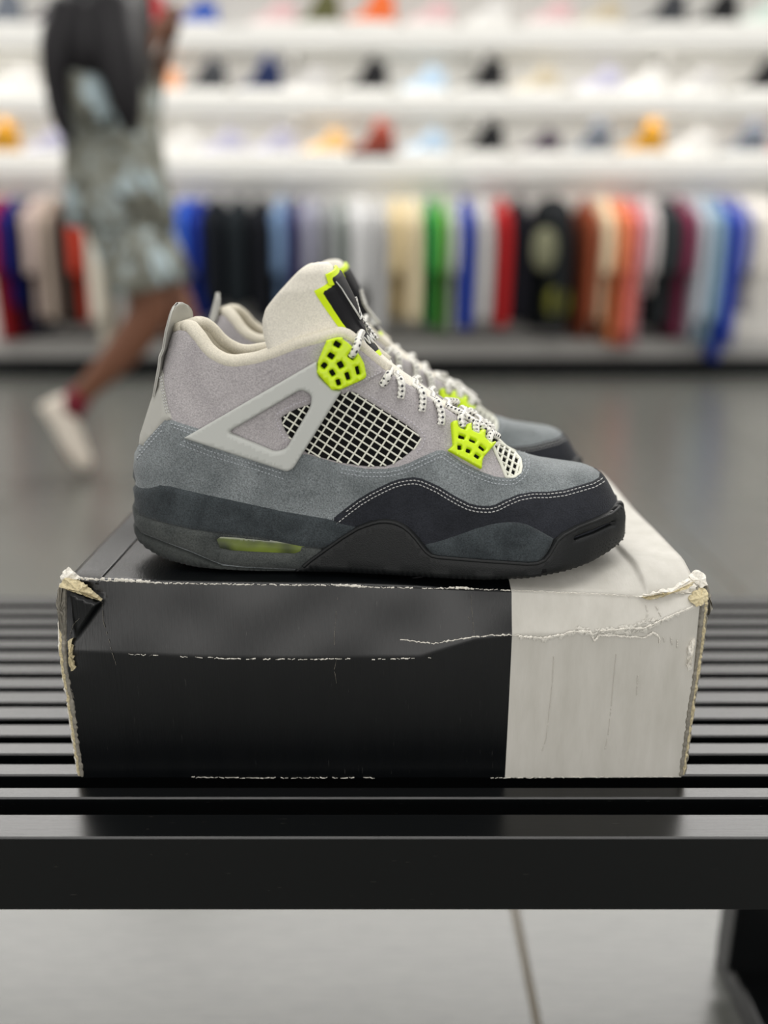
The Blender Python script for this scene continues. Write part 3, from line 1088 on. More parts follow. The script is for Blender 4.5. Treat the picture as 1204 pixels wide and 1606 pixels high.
SU, ST = 288.0, 95.0


def inside(pts, poly):
    x, y = pts[:, 0], pts[:, 1]
    c_ = np.zeros(len(pts), bool)
    j = len(poly) - 1
    for i in range(len(poly)):
        xi, yi = poly[i]
        xj, yj = poly[j]
        if yi != yj:
            c_ ^= ((yi > y) != (yj > y)) & (x < (xj - xi) * (y - yi) / (yj - yi) + xi)
        j = i
    return c_


def seg_dist(pts, segs):
    d = np.full(len(pts), 1e9)
    for a, b_ in segs:
        ab = b_ - a
        L = ab @ ab
        if L < 1e-12:
            continue
        q = np.clip(((pts - a) @ ab) / L, 0, 1)
        d = np.minimum(d, np.linalg.norm(pts - a - q[:, None] * ab, axis=1))
    return d


def rounded(poly, r=3.0, n=4):
    """round the corners of a drawing polygon"""
    out = []
    m_ = len(poly)
    for i in range(m_):
        p0, p1, p2 = (np.array(poly[(i + k) % m_], float) for k in (-1, 0, 1))
        a, b_ = p0 - p1, p2 - p1
        la, lb = np.linalg.norm(a), np.linalg.norm(b_)
        q = min(r, la * 0.45, lb * 0.45)
        s_, e_ = p1 + a / la * q, p1 + b_ / lb * q
        for k in range(n + 1):
            t = k / n
            out.append(tuple((1 - t) ** 2 * s_ + 2 * t * (1 - t) * p1 + t * t * e_))
    return out


def tri_region(outer_ut, holes_ut, step, r):
    sc = np.array([SU, ST])
    outer = outer_ut * sc
    holes = [h * sc for h in holes_ut]
    loops = [outer] + holes
    hard = []
    for lp in loops:
        for i in range(len(lp)):
            a, b_ = lp[i], lp[(i + 1) % len(lp)]
            seam = (a[0] < 0.4 and b_[0] < 0.4) or (a[0] > SU - 0.25 and b_[0] > SU - 0.25) or \
                   (a[1] > ST - 0.4 and b_[1] > ST - 0.4 and min(a[0], b_[0]) / SU > 0.752)
            if not seam:
                hard.append((a, b_))
    allseg = [(lp[i], lp[(i + 1) % len(lp)]) for lp in loops for i in range(len(lp))]
    lo, hi = outer.min(0), outer.max(0)
    gx, gy = np.meshgrid(np.arange(lo[0], hi[0], step), np.arange(lo[1], hi[1], step), indexing='ij')
    gx = gx + (np.arange(gx.shape[1]) % 2)[None, :] * step / 2
    cand = [np.stack([gx.ravel(), gy.ravel()], -1)]
    for a, b_ in hard:
        d = b_ - a
        L = np.linalg.norm(d)
        if L < 1e-9:
            continue
        nn = np.array([-d[1], d[0]]) / L
        mpt = (a + b_) / 2
        for q in (0.3, 1.0):
            for s_ in (-1, 1):
                cand.append((mpt + nn * s_ * q * r)[None])
    cand = np.concatenate(cand)
    ok = inside(cand, outer)
    for h in holes:
        ok &= ~inside(cand, h)
    cand = cand[ok]
    cand = cand[seg_dist(cand, allseg) > min(0.25 * r, 0.3)]
    verts, edges = [], []
    for lp in loops:
        n0 = len(verts)
        verts += [Vector(p) for p in lp]
        edges += [(n0 + i, n0 + (i + 1) % len(lp)) for i in range(len(lp))]
    verts += [Vector(p) for p in cand]
    V, E_, Fc, *_ = delaunay_2d_cdt(verts, edges, [], 2 if False else 0, 1e-6)
    V = np.array([tuple(p) for p in V])
    cen = np.array([V[list(f)].mean(0) for f in Fc])
    ok = inside(cen, outer)
    for h in holes:
        ok &= ~inside(cen, h)
    Fc = [f for f, k in zip(Fc, ok) if k]
    d = seg_dist(V, hard) if hard else np.full(len(V), 1e3)
    return V, Fc, d


SHOE = []  # (name, mesh verts, faces, mat, parent part, uv, stuff)


def clean(pts):
    out = [pts[0]]
    for p in pts[1:]:
        if np.linalg.norm((p - out[-1]) * np.array([SU, ST])) > 0.12:
            out.append(p)
    if np.linalg.norm((out[0] - out[-1]) * np.array([SU, ST])) < 0.12:
        out.pop()
    return np.array(out)


def panel(name, outer, mat, lo, hi, r, holes=(), step=4.0, parent=None, root=None, dense=4.0, wrap=False, bulge=0.0):
    o_ut = clean([to_ut(p) for p in densify(outer, True, dense)])
    h_ut = [clean([to_ut(p) for p in densify(h, True, dense * 0.7)]) for h in holes]
    o_ut[o_ut[:, 0] < 0.003, 0] = 0
    o_ut[o_ut[:, 0] > 0.9985, 0] = 1
    o_ut[o_ut[:, 1] > 0.992, 1] = 1
    V, Fc, d = tri_region(clean(list(o_ut)), h_ut, step, r)
    q = np.clip(d / r, 0, 1)
    h = lo + (hi - lo) * np.sqrt(np.maximum(0, 1 - (1 - q) ** 2))
    if bulge:
        h = h + bulge * np.clip(d / d.max(), 0, 1) ** 0.8
    P = surf(V[:, 0] / SU, V[:, 1] / ST, h / 1000.0)
    # orientation: lateral side faces -y
    fixed = []
    for f in Fc:
        f = list(f)
        a, b_, c_ = P[f[0]], P[f[1]], P[f[2]]
        nn = np.cross(b_ - a, c_ - a)
        n_ = grid_eval(NG, V[f[0], 0] / SU, V[f[0], 1] / ST)
        fixed.append(f if nn @ n_ > 0 else f[::-1])
    Pm = P * np.array([1, -1, 1])
    if wrap:
        n = len(P)
        vv = np.concatenate([P, Pm])
        ff = fixed + [[i + n for i in f[::-1]] for f in fixed]
        bm = bmesh.new()
        bv = [bm.verts.new(p) for p in vv]
        for f in ff:
            try:
                bm.faces.new([bv[i] for i in f])
            except ValueError:
                pass
        bmesh.ops.remove_doubles(bm, verts=bm.verts, dist=0.00012)
        bm.verts.index_update()
        vv = [v_.co[:] for v_ in bm.verts]
        ff = [[v_.index for v_ in f.verts] for f in bm.faces]
        bm.free()
        SHOE.append((name, vv, ff, mat, parent, None, False))
    else:
        SHOE.append((name, P, fixed, mat, parent, None, False))
        SHOE.append((name, Pm, [f[::-1] for f in fixed], mat, parent, None, False))


def put(name, mb, mat, parent=None, uv=False, st=False, mirror=False):
    SHOE.append((name, list(mb.v), list(mb.f), mat, parent, list(mb.uv) if uv else None, st))
    if mirror:
        SHOE.append((name, [(a, -b_, c_) for a, b_, c_ in mb.v], [tuple(reversed(f)) for f in mb.f], mat, parent, list(mb.uv) if uv else None, st))


# shell under everything (black backing fabric) with a closed bottom
vv = list(PG.reshape(-1, 3)) + list((PG * np.array([1, -1, 1])).reshape(-1, 3))
ff = []
nq = NU * NT
for i in range(NU - 1):
    for j in range(NT - 1):
        a = i * NT + j
        ff.append((a, a + NT, a + NT + 1, a + 1))
        ff.append((nq + a, nq + a + 1, nq + a + NT + 1, nq + a + NT))
    a = i * NT
    ff.append((a, nq + a, nq + a + NT, a + NT))
bm = bmesh.new()
bv = [bm.verts.new(p) for p in vv]
for f in ff:
    bm.faces.new([bv[i] for i in f])
bmesh.ops.remove_doubles(bm, verts=bm.verts, dist=0.00008)
bm.verts.index_update()
SHOE.append(('backing', [v_.co[:] for v_ in bm.verts], [[v_.index for v_ in f.verts] for f in bm.faces], 'black_mesh', None, None, False))
bm.free()

NET = [(440, 657), (444, 653), (463, 643), (482, 637), (515, 625), (546, 615), (558, 617), (582, 632), (610, 649), (640, 668), (653, 679), (659, 687), (655, 697), (643, 709), (630, 719), (615, 728),
       (603, 732), (573, 732), (536, 727), (500, 718), (480, 711), (462, 697), (446, 676)]
u_thr = to_ut((768, 691))[0]
QUARTER = [UT(0, 0.42), (240, 690), (270, 680), (330, 705), (430, 735), (520, 745), (600, 750), (680, 730), (760, 752), (800, 760), (796, 745), (783, 718), (775, 700), UT(u_thr, 0.97), UT(u_thr - 0.01, 1), UT(0.55, 1), UT(0.3, 1), UT(0.05, 1), UT(0, 1)]
panel('quarter', QUARTER, 'quarter', 0.0, 1.4, 1.2, [NET], wrap=True)
u_flap0, u_flap1 = to_ut((526, 532))[0], to_ut((602, 584))[0]
panel('eyestay_flap', [(600, 586), (570, 603), (538, 619), (512, 600), (508, 560), UT(u_flap0, 0.985), UT(u_flap1, 0.985)], 'quarter', 1.2, 2.2, 0.9)
SLATE_TOP = [(223, 694), (240, 674), (258, 656), (270, 659), (285, 664), (310, 672), (340, 681), (366, 684), (396, 695), (430, 707), (480, 713), (500, 719), (536, 729), (573, 735), (603, 735), (625, 731), (640, 726), (668, 713),
             (684, 706), (694, 705), (703, 709), (726, 725), (753, 738), (776, 746), (793, 748), (804, 747), (812, 741), (817, 731), (817, 722), (814, 715)]
uv_top = to_ut((810, 708))[0]
panel('vamp_and_foxing', [UT(0, 0.40)] + SLATE_TOP + [UT(uv_top, 0.985), UT(uv_top - 0.001, 1), UT(0.9, 1), UT(1, 1), UT(1, 0.5), UT(1, 0), UT(0.5, 0), UT(0, 0)], 'slate', 1.0, 2.5, 1.2, wrap=True, step=4.0)
MUD_TOP = [(520, 814), (540, 798), (560, 783), (580, 771), (600, 761), (613, 755), (626, 751), (637, 749), (649, 748), (661, 750), (673, 755), (690, 763), (706, 773), (722, 782), (736, 789), (748, 792), (759, 793), (768, 793), (776, 791),
           (792, 783), (812, 775), (835, 771), (858, 771), (883, 768), (908, 761), (928, 755), (938, 749)]
um = to_ut((943, 742))[0]
panel('mudguard', MUD_TOP + [UT(um, 0.985), UT(um + 0.003, 1), UT(1, 1), UT(1, 0.5), UT(1, 0.06), UT(0.6, 0.05), (560, 850), (540, 832)], 'black_suede', 2.2, 3.3, 1.0, wrap=True)
HEEL_TOP = [(210, 757), (217, 764), (230, 766), (250, 761), (266, 762), (291, 768), (325, 776), (350, 781), (400, 792), (446, 802), (512, 813), (562, 825)]
panel('midsole_collar', HEEL_TOP + [(590, 850), (560, 866), (512, 862), (472, 858), (400, 843), (350, 838), (300, 831), (250, 819), (220, 809), UT(0, 0.14), UT(0, 0.30)], 'dark_suede', 2.2, 4.2, 2.2, wrap=True)
WIN = [(341, 846), (346, 842), (366, 843), (413, 848), (466, 853), (473, 856), (471, 863), (462, 867), (413, 865), (363, 862), (346, 858)]
panel('midsole', [UT(0, 0.16), (220, 806), (250, 816), (300, 828), (350, 835), (400, 840), (472, 856), (530, 862), (520, 894), (465, 893), (400, 890), (383, 889), (350, 885), (333, 879), (300, 864), (266, 852), (225, 836), UT(0, 0.06)],
      'midsole', 2.4, 5.2, 2.0, [WIN], wrap=True, step=3.0)
panel('air_unit', [(332, 838), (480, 850), (478, 870), (335, 866)], 'air', 2.6, 3.2, 3.0, step=3.0)
U_WRAP = to_ut((461, 895))[0] + 0.004
panel('outsole', [UT(0, 0.065), (225, 837), (266, 853), (300, 866), (333, 880), (350, 887), (383, 890), (459, 894), UT(U_WRAP, 0.0), UT(0.2, 0), UT(0, 0)], 'outsole', 2.5, 5.4, 1.6, wrap=True, step=3.0)
INSERT = [(664, 853), (690, 847), (723, 836), (745, 828), (766, 822), (783, 819), (799, 818), (813, 819), (826, 822), (846, 832), (868, 844), (862, 862), (845, 884), (799, 884), (740, 882), (680, 876)]
panel('suede_insert', INSERT, 'dark_suede', 2.8, 4.4, 3.0, step=3.0, bulge=2.2)
WRAP_TOP = [(461, 895), (485, 874), (510, 856), (535, 839), (560, 824), (573, 819), (586, 815), (596, 813), (606, 813), (616, 814), (626, 817), (636, 822), (646, 830), (656, 841), (666, 854), (672, 861), (679, 866), (688, 868), (699, 869), (759, 874),
            (825, 879), (838, 878), (848, 874), (855, 866), (861, 856), (868, 845), (878, 836), (900, 824), (925, 814), (948, 804), (958, 796), (966, 785)]
SLIT = [(896, 845), (897, 842), (925, 830), (952, 818), (953, 821), (926, 834)]
NOTCH = [[(660, 908), (659, 901), (667, 901), (668, 908)], [(844, 897), (846, 889), (853, 888), (854, 894)]]
for n_ in NOTCH:
    panel('sole_notch', n_, 'black_mesh', 6.0, 6.7, 0.3, step=2.0)  # black inlay painted as the dark of a notch, nothing is cut
panel('sole_wrap', WRAP_TOP + [UT(1, 0.52), UT(1, 0.25), UT(1, 0), UT(0.9, 0), UT(0.7, 0), UT(0.5, 0), UT(U_WRAP, 0)], 'rubber', 3.0, 6.4, 1.8, [SLIT], wrap=True, step=3.0, dense=3.0)
panel('heel_tab', [UT(0, 0.52), UT(0, 0.745), (250, 572), (252, 580), (256, 610), (261, 635), (268, 657), (258, 662), (240, 682), (222, 700), UT(0, 0.38)], 'tab', 1.0, 2.6, 1.0, wrap=True)
WING = rounded([(288, 687), (497, 566), (500, 590), (522, 610), (536, 613), (460, 735), (450, 740)], 4, 3)
WINGHOLE = rounded([(359, 677), (472, 611), (488, 619), (487, 637), (449, 703), (432, 708)], 7, 4)
panel('side_wing', WING, 'wing', 2.3, 5.2, 1.0, [WINGHOLE], step=1.7, dense=1.6)


grow0 = lambda poly, f: [tuple(np.array(poly).mean(0) + (np.array(p) - np.array(poly).mean(0)) * f) for p in poly]


def quad(cx, cy, hw, hh, ang):
    ca, sa = math.cos(math.radians(ang)), math.sin(math.radians(ang))
    return [(cx + sx * hw * ca - sy * hh * sa, cy + sx * hw * sa + sy * hh * ca) for sx, sy in ((-1, -1), (1, -1), (1, 1), (-1, 1))]


c3 = lambda x, y: (420 + x / 6.02, 510 + y / 6.02)
UL = [c3(*p) for p in [(572, 100), (600, 80), (650, 85), (760, 170), (850, 270), (900, 360), (926, 480), (905, 512), (690, 610), (600, 615), (455, 450), (470, 340), (520, 220)]]
holes = [quad(*c3(x, y), hw, hh, a) for x, y, hw, hh, a in ((652, 180, 5.2, 3.8, 32), (595, 287, 4.8, 3.8, 35), (530, 378, 3.8, 3.9, 38), (683, 372, 4.0, 4.9, -28), (607, 447, 3.2, 4.6, -30), (840, 425, 2.9, 6.2, -14), (748, 478, 3.1, 5.6, -18), (663, 537, 3.0, 4.4, -18), (785, 290, 5.2, 4.2, 35))]
panel('lock_hole_shade', grow0(UL, 0.9), 'black_mesh', 1.0, 2.6, 0.6)  # black patch that paints the shade inside the upper lock's holes
panel('lace_lock', rounded(UL, 3, 3), 'lime', 1.6, 6.0, 0.7, [rounded(h, 1.2, 2) for h in holes], step=2.2, dense=2.5)
c8 = lambda x, y: (690 + x / 8.03, 640 + y / 8.03)
LL = [c8(*p) for p in [(137, 190), (155, 163), (210, 168), (228, 255), (300, 285), (325, 205), (385, 205), (392, 300), (460, 332), (488, 285), (560, 295), (555, 400), (615, 445), (665, 425), (688, 458), (545, 622), (528, 665), (522, 772), (90, 535), (157, 470)]]
holes = [quad(*c8(x, y), hw, hh, a) for x, y, hw, hh, a in ((265, 370, 4.8, 3.0, 14), (400, 417, 4.8, 3.0, 24), (515, 513, 4.9, 3.2, 38), (240, 500, 2.9, 3.5, 0), (350, 542, 3.4, 3.2, 22), (457, 612, 3.9, 3.0, 35))]
panel('lock_hole_shade', [c8(*p) for p in [(170, 300), (620, 480), (530, 640), (500, 720), (150, 530)]], 'black_mesh', 1.0, 2.0, 0.6)  # same painted shade behind the holes of the lower lock
panel('lace_lock', rounded(LL, 1.6, 2), 'lime', 1.2, 4.4, 0.6, [rounded(h, 0.8, 2) for h in holes], step=2.0, dense=2.0)


# nets
def net(name, poly, cell, a, b_, hw, hgt, h0, rim=False):
    P = np.array(poly)
    cen = P.mean(0)
    q = MB()
    for d, o in ((np.array(a), np.array(b_)), (np.array(b_), np.array(a))):
        for k in range(-40, 41):
            s0 = np.array(cell) + o * (k + 0.5)
            ts = np.arange(-60, 60, 0.2)
            pts = s0 + ts[:, None] * d
            ins = inside(pts, P)
            run = []
            for p, i_ in zip(pts, ins):
                if i_:
                    run.append(p)
                if (not i_ or p is pts[-1]) and run:
                    if len(run) > 2:
                        ut = np.array([to_ut(tuple(x)) for x in run])
                        pp = surf(ut[:, 0], ut[:, 1], np.full(len(ut), h0))
                        q.tube(pp, hw, 6, flat=hgt)
                    run = []
    if rim:
        ut = np.array([to_ut(tuple(x)) for x in densify(poly, True, 2.0)])
        pp = surf(ut[:, 0], np.minimum(ut[:, 1], 0.995), np.full(len(ut), h0))
        q.tube(list(pp) + [pp[0]], hw * 1.2, 6)
    put(name, q, 'net', mirror=True, st=True)


grow = lambda poly, f: [tuple(np.array(poly).mean(0) + (np.array(p) - np.array(poly).mean(0)) * f) for p in poly]
net('side_net', grow(NET, 1.02), (551, 622), (12.6, 8.1), (-6.2, 9.5), 0.00062, 0.8, 0.0008)
VNET = [(772, 694), (780, 690), (792, 697), (806, 706), (815, 716), (818, 728), (816, 740), (806, 748), (795, 748), (786, 728), (778, 710)]
panel('toe_net_base', [(770, 700), (779, 717), (792, 749), (806, 750), (820, 738), UT(uv_top + 0.012, 0.985), UT(uv_top + 0.012, 1), UT(0.753, 1), UT(u_thr, 0.985)], 'black_mesh', 0.3, 1.0, 0.8, wrap=True)
VN2 = [(774, 697), (783, 693), (795, 699), (808, 708), (816, 718), (818, 730), (816, 741), (806, 748), (795, 747), (788, 728), (780, 711)]
net('toe_net', VN2, (800, 725), (8.0, 5.0), (-2.4, 9.5), 0.0009, 0.8, 0.0016, True)


# stitches
def offset_line(line, d):
    P = np.array(line, float)
    t = np.gradient(P, axis=0)
    t /= np.linalg.norm(t, axis=1, keepdims=True) + 1e-9
    return P + np.stack([-t[:, 1], t[:, 0]], -1) * d


def stitch(lines, mat, h, per=6.0, duty=0.66, wd=0.00045, name='stitching'):
    q = MB()
    for line in lines:
        P = np.array(densify([tuple(p) for p in line], False, 1.5), float)
        s = np.concatenate([[0], np.cumsum(np.linalg.norm(np.diff(P, axis=0), axis=1))])
        for k in range(int(s[-1] / per)):
            a, b_ = k * per, k * per + per * duty
            m_ = (a + b_) / 2
            pts = [(np.interp(x, s, P[:, 0]), np.interp(x, s, P[:, 1])) for x in (a, m_, b_)]
            ut = np.array([to_ut(x) for x in pts])
            L0 = surf(ut[:, 0], ut[:, 1], np.full(3, (h - 0.25) / 1000))
            L1 = surf(ut[:, 0], ut[:, 1], np.array([h, h + 0.45, h]) / 1000)
            d = L0[2] - L0[0]
            d /= np.linalg.norm(d) + 1e-9
            nn = L1[1] - L0[1]
            side = np.cross(d, nn)
            side /= np.linalg.norm(side) + 1e-9
            vs = [L0[0], L0[1] + side * wd, L0[2], L0[1] - side * wd, L1[0] + side * wd * 0.6, L1[1] + side * wd * 0.5, L1[2] + side * wd * 0.6, L1[2] - side * wd * 0.6, L1[1] - side * wd * 0.5, L1[0] - side * wd * 0.6]
            q.add(vs, [(4, 5, 8, 9), (5, 6, 7, 8), (0, 1, 5, 4), (1, 2, 6, 5), (2, 3, 8, 7), (3, 0, 9, 8), (0, 4, 9), (2, 7, 6)])
    put(name, q, mat, mirror=True, st=True)


stitch([offset_line(MUD_TOP[1:] + [(941, 745)], 5.0), offset_line(MUD_TOP + [(942, 744)], 10.5)], 'thread_white', 3.3, 6.2, 0.7, 0.00038)
sl = np.array(SLATE_TOP)
stitch([offset_line(SLATE_TOP[12:], 6.5), offset_line(SLATE_TOP[12:], 12.5)], 'thread_grey', 2.5, 5.6, 0.62)
stitch([[(268, 664), (310, 677), (318, 680)], [(272, 670), (310, 684)], [(288, 692), (330, 708), (396, 728), (447, 744)], [(282, 697), (330, 715), (396, 735), (447, 752)], [(218, 708), (238, 684), (256, 664)], [(214, 720), (238, 692), (258, 671)]], 'thread_grey', 2.5, 5.6, 0.62)
stitch([offset_line([(558, 617), (582, 632), (610, 649), (640, 668), (653, 679), (659, 687), (655, 697), (643, 709)], -8)], 'thread_mid', 1.4, 6.0, 0.62)
stitch([[(433, 651), (441, 645), (463, 634), (484, 628)], [(432, 658), (440, 679), (450, 695)]], 'thread_mid', 1.4, 5.0, 0.62)
stitch([[(598, 583), (570, 597), (540, 613)]], 'thread_mid', 2.2, 5.0, 0.62)
stitch([[(253, 590), (257, 615), (262, 638), (267, 653)], [(250, 586), (254, 614), (259, 640), (263, 653)]], 'thread_white', 2.6, 5.0, 0.7)
bead = MB()
ln_ = np.array(densify([tuple(p) for p in offset_line(WRAP_TOP, 3.4)], False, 2.0))[9:-6]
ut = np.array([to_ut(tuple(p)) for p in ln_])
bead.tube(surf(ut[:, 0], ut[:, 1], np.full(len(ut), 0.0060)), 0.0010, 8)
put('sole_rim', bead, 'rubber', mirror=True)
# toe rib texture on the sole wrap
q = MB()
for i in range(15):
    for j in range(5):
        p = (905 + i * 5 + j * 1.2, 876 - i * 2.4 - j * 5.5 + (0.02 * i * i if i > 8 else 0))
        if not inside(np.array([p]), np.array([(898, 884), (918, 857), (950, 842), (970, 836), (973, 846), (955, 862), (930, 876)]))[0]:
            continue
        ut = to_ut(p)
        c = surf(ut[0], ut[1], 0.0061)
        n_ = grid_eval(NG, ut[0], ut[1])
        tx = np.cross(n_, (0, 0, 1))
        tx /= np.linalg.norm(tx)
        tz_ = np.cross(tx, n_)
        r_ = 0.0008
        q.add([c + tx * r_, c + tz_ * r_, c - tx * r_, c - tz_ * r_, c + n_ * 0.0007], [(0, 1, 4), (1, 2, 4), (2, 3, 4), (3, 0, 4)])
put('toe_texture', q, 'rubber', mirror=True, st=True)

# lining, insole and padded collar roll
uu = np.linspace(0, 0.71, 70)
tt = np.linspace(0.30, 1.0, 14)
A, B = np.meshgrid(uu, tt, indexing='ij')
L_ = surf(A, B, np.full(A.shape, -0.0045))
L_[..., 1] = np.minimum(L_[..., 1], -0.0002)
q = MB()
for sgn in (1, -1):
    vs = (L_ * np.array([1, sgn, 1])).reshape(-1, 3)
    fs = []
    for i in range(len(uu) - 1):
        for j in range(len(tt) - 1):
            a = i * len(tt) + j
            f = (a, a + 1, a + len(tt) + 1, a + len(tt))
            fs.append(f if sgn > 0 else f[::-1])
    q.add(vs, fs)
put('lining', q, 'cream')
q = MB()
ring = [(u * X1, -FW(u) * 0.86, 0.034) for u in np.linspace(0.03, 0.8, 24)]
ring += [(x, -y, z) for x, y, z in ring[::-1]]
q.add(ring, [tuple(range(len(ring)))])
put('insole', q, 'cream')
ue = to_ut((612, 588))[0]
path, rad = [], []
ul = np.concatenate([np.linspace(ue, 0.06, 60), np.linspace(0.055, 0.0, 14)])
for u in ul:
    p = surf(u, 1.0, 0.0)
    inset = 0.0022 if u > 0.05 else 0.0022 * u / 0.05 + 0.001
    rr_ = np.interp(u, [0, 0.05, 0.3, 0.42, 0.48, 0.6], [0.0036, 0.0040, 0.0040, 0.0034, 0.0029, 0.0026])
    path.append(np.array([p[0] + (0.002 if u < 0.03 else 0), min(p[1] + inset, -0.0001), p[2] + 0.0016]))
    rad.append(rr_)
path = path + [p * np.array([1, -1, 1]) for p in path[::-1]]
rad = rad + rad[::-1]
q = MB()
q.tube(path, rad, 14)
put('collar_roll', q, 'cream')
# heel pull tab: a strip standing up behind the heel
q = MB()
NZp = 26
outl = []
zs = np.linspace(0.094, 0.1450, NZp)
zs = zs + (SHOE_DROP - 0.004)
ztop = zs[-1]
rows = []
for z in zs:
    hw_ = 0.0100 + 0.0062 * min(1, max(0, (z - zs[0]) / 0.035))
    zr = ztop - 0.0105
    wv = hw_ if z < zr else hw_ * math.sqrt(max(0.004, 1 - ((z - zr) / 0.0106) ** 2))
    x = float(ZX(zs[0])) - 0.0006 + (float(ZX(0.122)) - 0.0014 - float(ZX(zs[0]))) * min(1, (z - zs[0]) / (0.122 - zs[0])) + max(0, z - 0.118) * 0.33
    rows.append((x, wv, z))
vs, fs = [], []
K = 13
for x, wv, z in rows:
    up_ = min(1, max(0, (z - 0.115) / 0.02))
    for side in (0, 1):
        for k in range(K):
            y = wv * (2 * k / (K - 1) - 1)
            edge = 1 - abs(2 * k / (K - 1) - 1) ** 6 * 0.6
            cur = 0.0025 * (y / 0.0142) ** 2 + (0.05 + 0.13 * min(1, max(0, (z - 0.112) / 0.02))) * y
            vs.append((x + cur + (0.0013 if side else -0.0013) * edge, y, z))
for i in range(NZp - 1):
    for side in (0, 1):
        for k in range(K - 1):
            a = (i * 2 + side) * K + k
            b_ = a + 2 * K
            f = (a, a + 1, b_ + 1, b_)
            fs.append(f if side else f[::-1])
    for k in (0, K - 1):
        a, b_ = (i * 2) * K + k, (i * 2 + 1) * K + k
        f = (a, b_, b_ + 2 * K, a + 2 * K)
        fs.append(f if k else f[::-1])
i = NZp - 1
for k in range(K - 1):
    a = (i * 2) * K + k
    fs.append((a, a + K, a + K + 1, a + 1))
q.add(vs, fs)
put('pull_tab', q, 'tab')
# tongue: padded arch
NB, NA = 60, 40
bs = np.linspace(0, 1, NB)
Fpx = [(0, (770, 690)), (0.12, (705, 636)), (0.2, (660, 602)), (0.28, (624, 577)), (0.42, (584, 543)), (0.55, (562, 508)), (0.7, (551, 470)), (0.82, (538, 444)), (0.9, (527, 424)), (0.96, (516, 410)), (1.0, (506, 405))]
Epx = [(0, (745, 712)), (0.14, (660, 690)), (0.28, (560, 650)), (0.42, (430, 570)), (0.5, (416, 540)), (0.58, (410, 507)), (0.68, (416, 484)), (0.8, (436, 459)), (0.9, (468, 424)), (0.96, (487, 411)), (1.0, (500, 405))]
Fp = np.array([loc(*p, 0.0)[[0, 2]] for _, p in Fpx])
wE = smooth_interp([0, 0.2, 0.45, 0.8, 0.9, 0.96, 1.0], [0.014, 0.019, 0.029, 0.031, 0.0285, 0.022, 0.011], 0.02)
Ep = np.array([loc(*p, -float(wE(b_)))[[0, 2]] for b_, p in Epx])
fF = [smooth_interp([b_ for b_, _ in Fpx], Fp[:, k], 0.05) for k in (0, 1)]
fE = [smooth_interp([b_ for b_, _ in Epx], Ep[:, k], 0.05) for k in (0, 1)]


def tongue_pt(a, b_):
    a = np.asarray(a, float)
    q_ = np.abs(a)
    k = 1 - np.cos(q_ * np.pi / 2) ** 1.0
    k = 0.55 * k + 0.45 * q_ ** 2
    x = fF[0](b_) * (1 - k) + fE[0](b_) * k
    z = fF[1](b_) * (1 - k) + fE[1](b_) * k
    y = np.sign(a) * wE(b_) * np.sin(np.minimum(1, q_ * 1.0) * np.pi / 2) ** 0.9
    return np.stack([x, y, z], -1)


aa = np.linspace(-1, 1, NA)
AG, BG = np.meshgrid(aa, bs, indexing='ij')
TG = tongue_pt(AG, BG)
TN = np.cross(np.gradient(TG, axis=0), np.gradient(TG, axis=1))
TN /= np.linalg.norm(TN, axis=-1, keepdims=True) + 1e-12
if TN[NA // 2, NB // 2, 0] < 0:
    TN = -TN
for _ in range(4):
    T2 = TN.copy()
    T2[1:-1] += TN[2:] + TN[:-2]
    T2[:, 1:-1] += TN[:, 2:] + TN[:, :-2]
    T2[0], T2[-1] = T2[2], T2[-3]
    T2[:, -1] = T2[:, -3]
    TN = T2 / np.linalg.norm(T2, axis=-1, keepdims=True)
rows = []
for j in range(NB):
    endf = math.sqrt(max(0.02, 1 - max(0, (bs[j] - 0.93) / 0.07) ** 2)) if bs[j] > 0.93 else 1
    ring = []
    for i in range(NA):
        e = math.sqrt(max(0.0, 1 - abs(aa[i]) ** 8))
        drop = (1 - endf) * 0.0045
        ring.append(TG[i, j] - TN[i, j] * drop)
    for i in range(NA - 1, -1, -1):
        e = math.sqrt(max(0.0, 1 - abs(aa[i]) ** 8))
        ring.append(TG[i, j] - TN[i, j] * (0.009 * e * endf + (1 - endf) * 0.0045 + 0.0004))
    rows.append(ring)
q = MB()
q.loft(rows)
put('tongue', q, 'tongue')
TB, TTR = make_bvh(TG)
ABV = np.stack([AG.ravel(), BG.ravel()], -1)
TPF = TG.reshape(-1, 3)


def t_eval(G, a, b_):
    ia = np.clip((a + 1) / 2 * (NA - 1), 0, NA - 1.001)
    ib = np.clip(b_ * (NB - 1), 0, NB - 1.001)
    i0, j0 = int(ia), int(ib)
    fa, fb = ia - i0, ib - j0
    return (G[i0, j0] * (1 - fa) + G[i0 + 1, j0] * fa) * (1 - fb) + (G[i0, j0 + 1] * (1 - fa) + G[i0 + 1, j0 + 1] * fa) * fb


def to_ab(p):
    d = ray(*p)
    d /= np.linalg.norm(d)
    hit, nrm, idx, dist = TB.ray_cast(Vector(RO), Vector(d))
    if hit is None:
        hit, nrm, idx, dist = TB.find_nearest(Vector(on_y(p[0], p[1], Y0) - ORG))
    return bary(hit, TTR[idx], TPF, ABV)


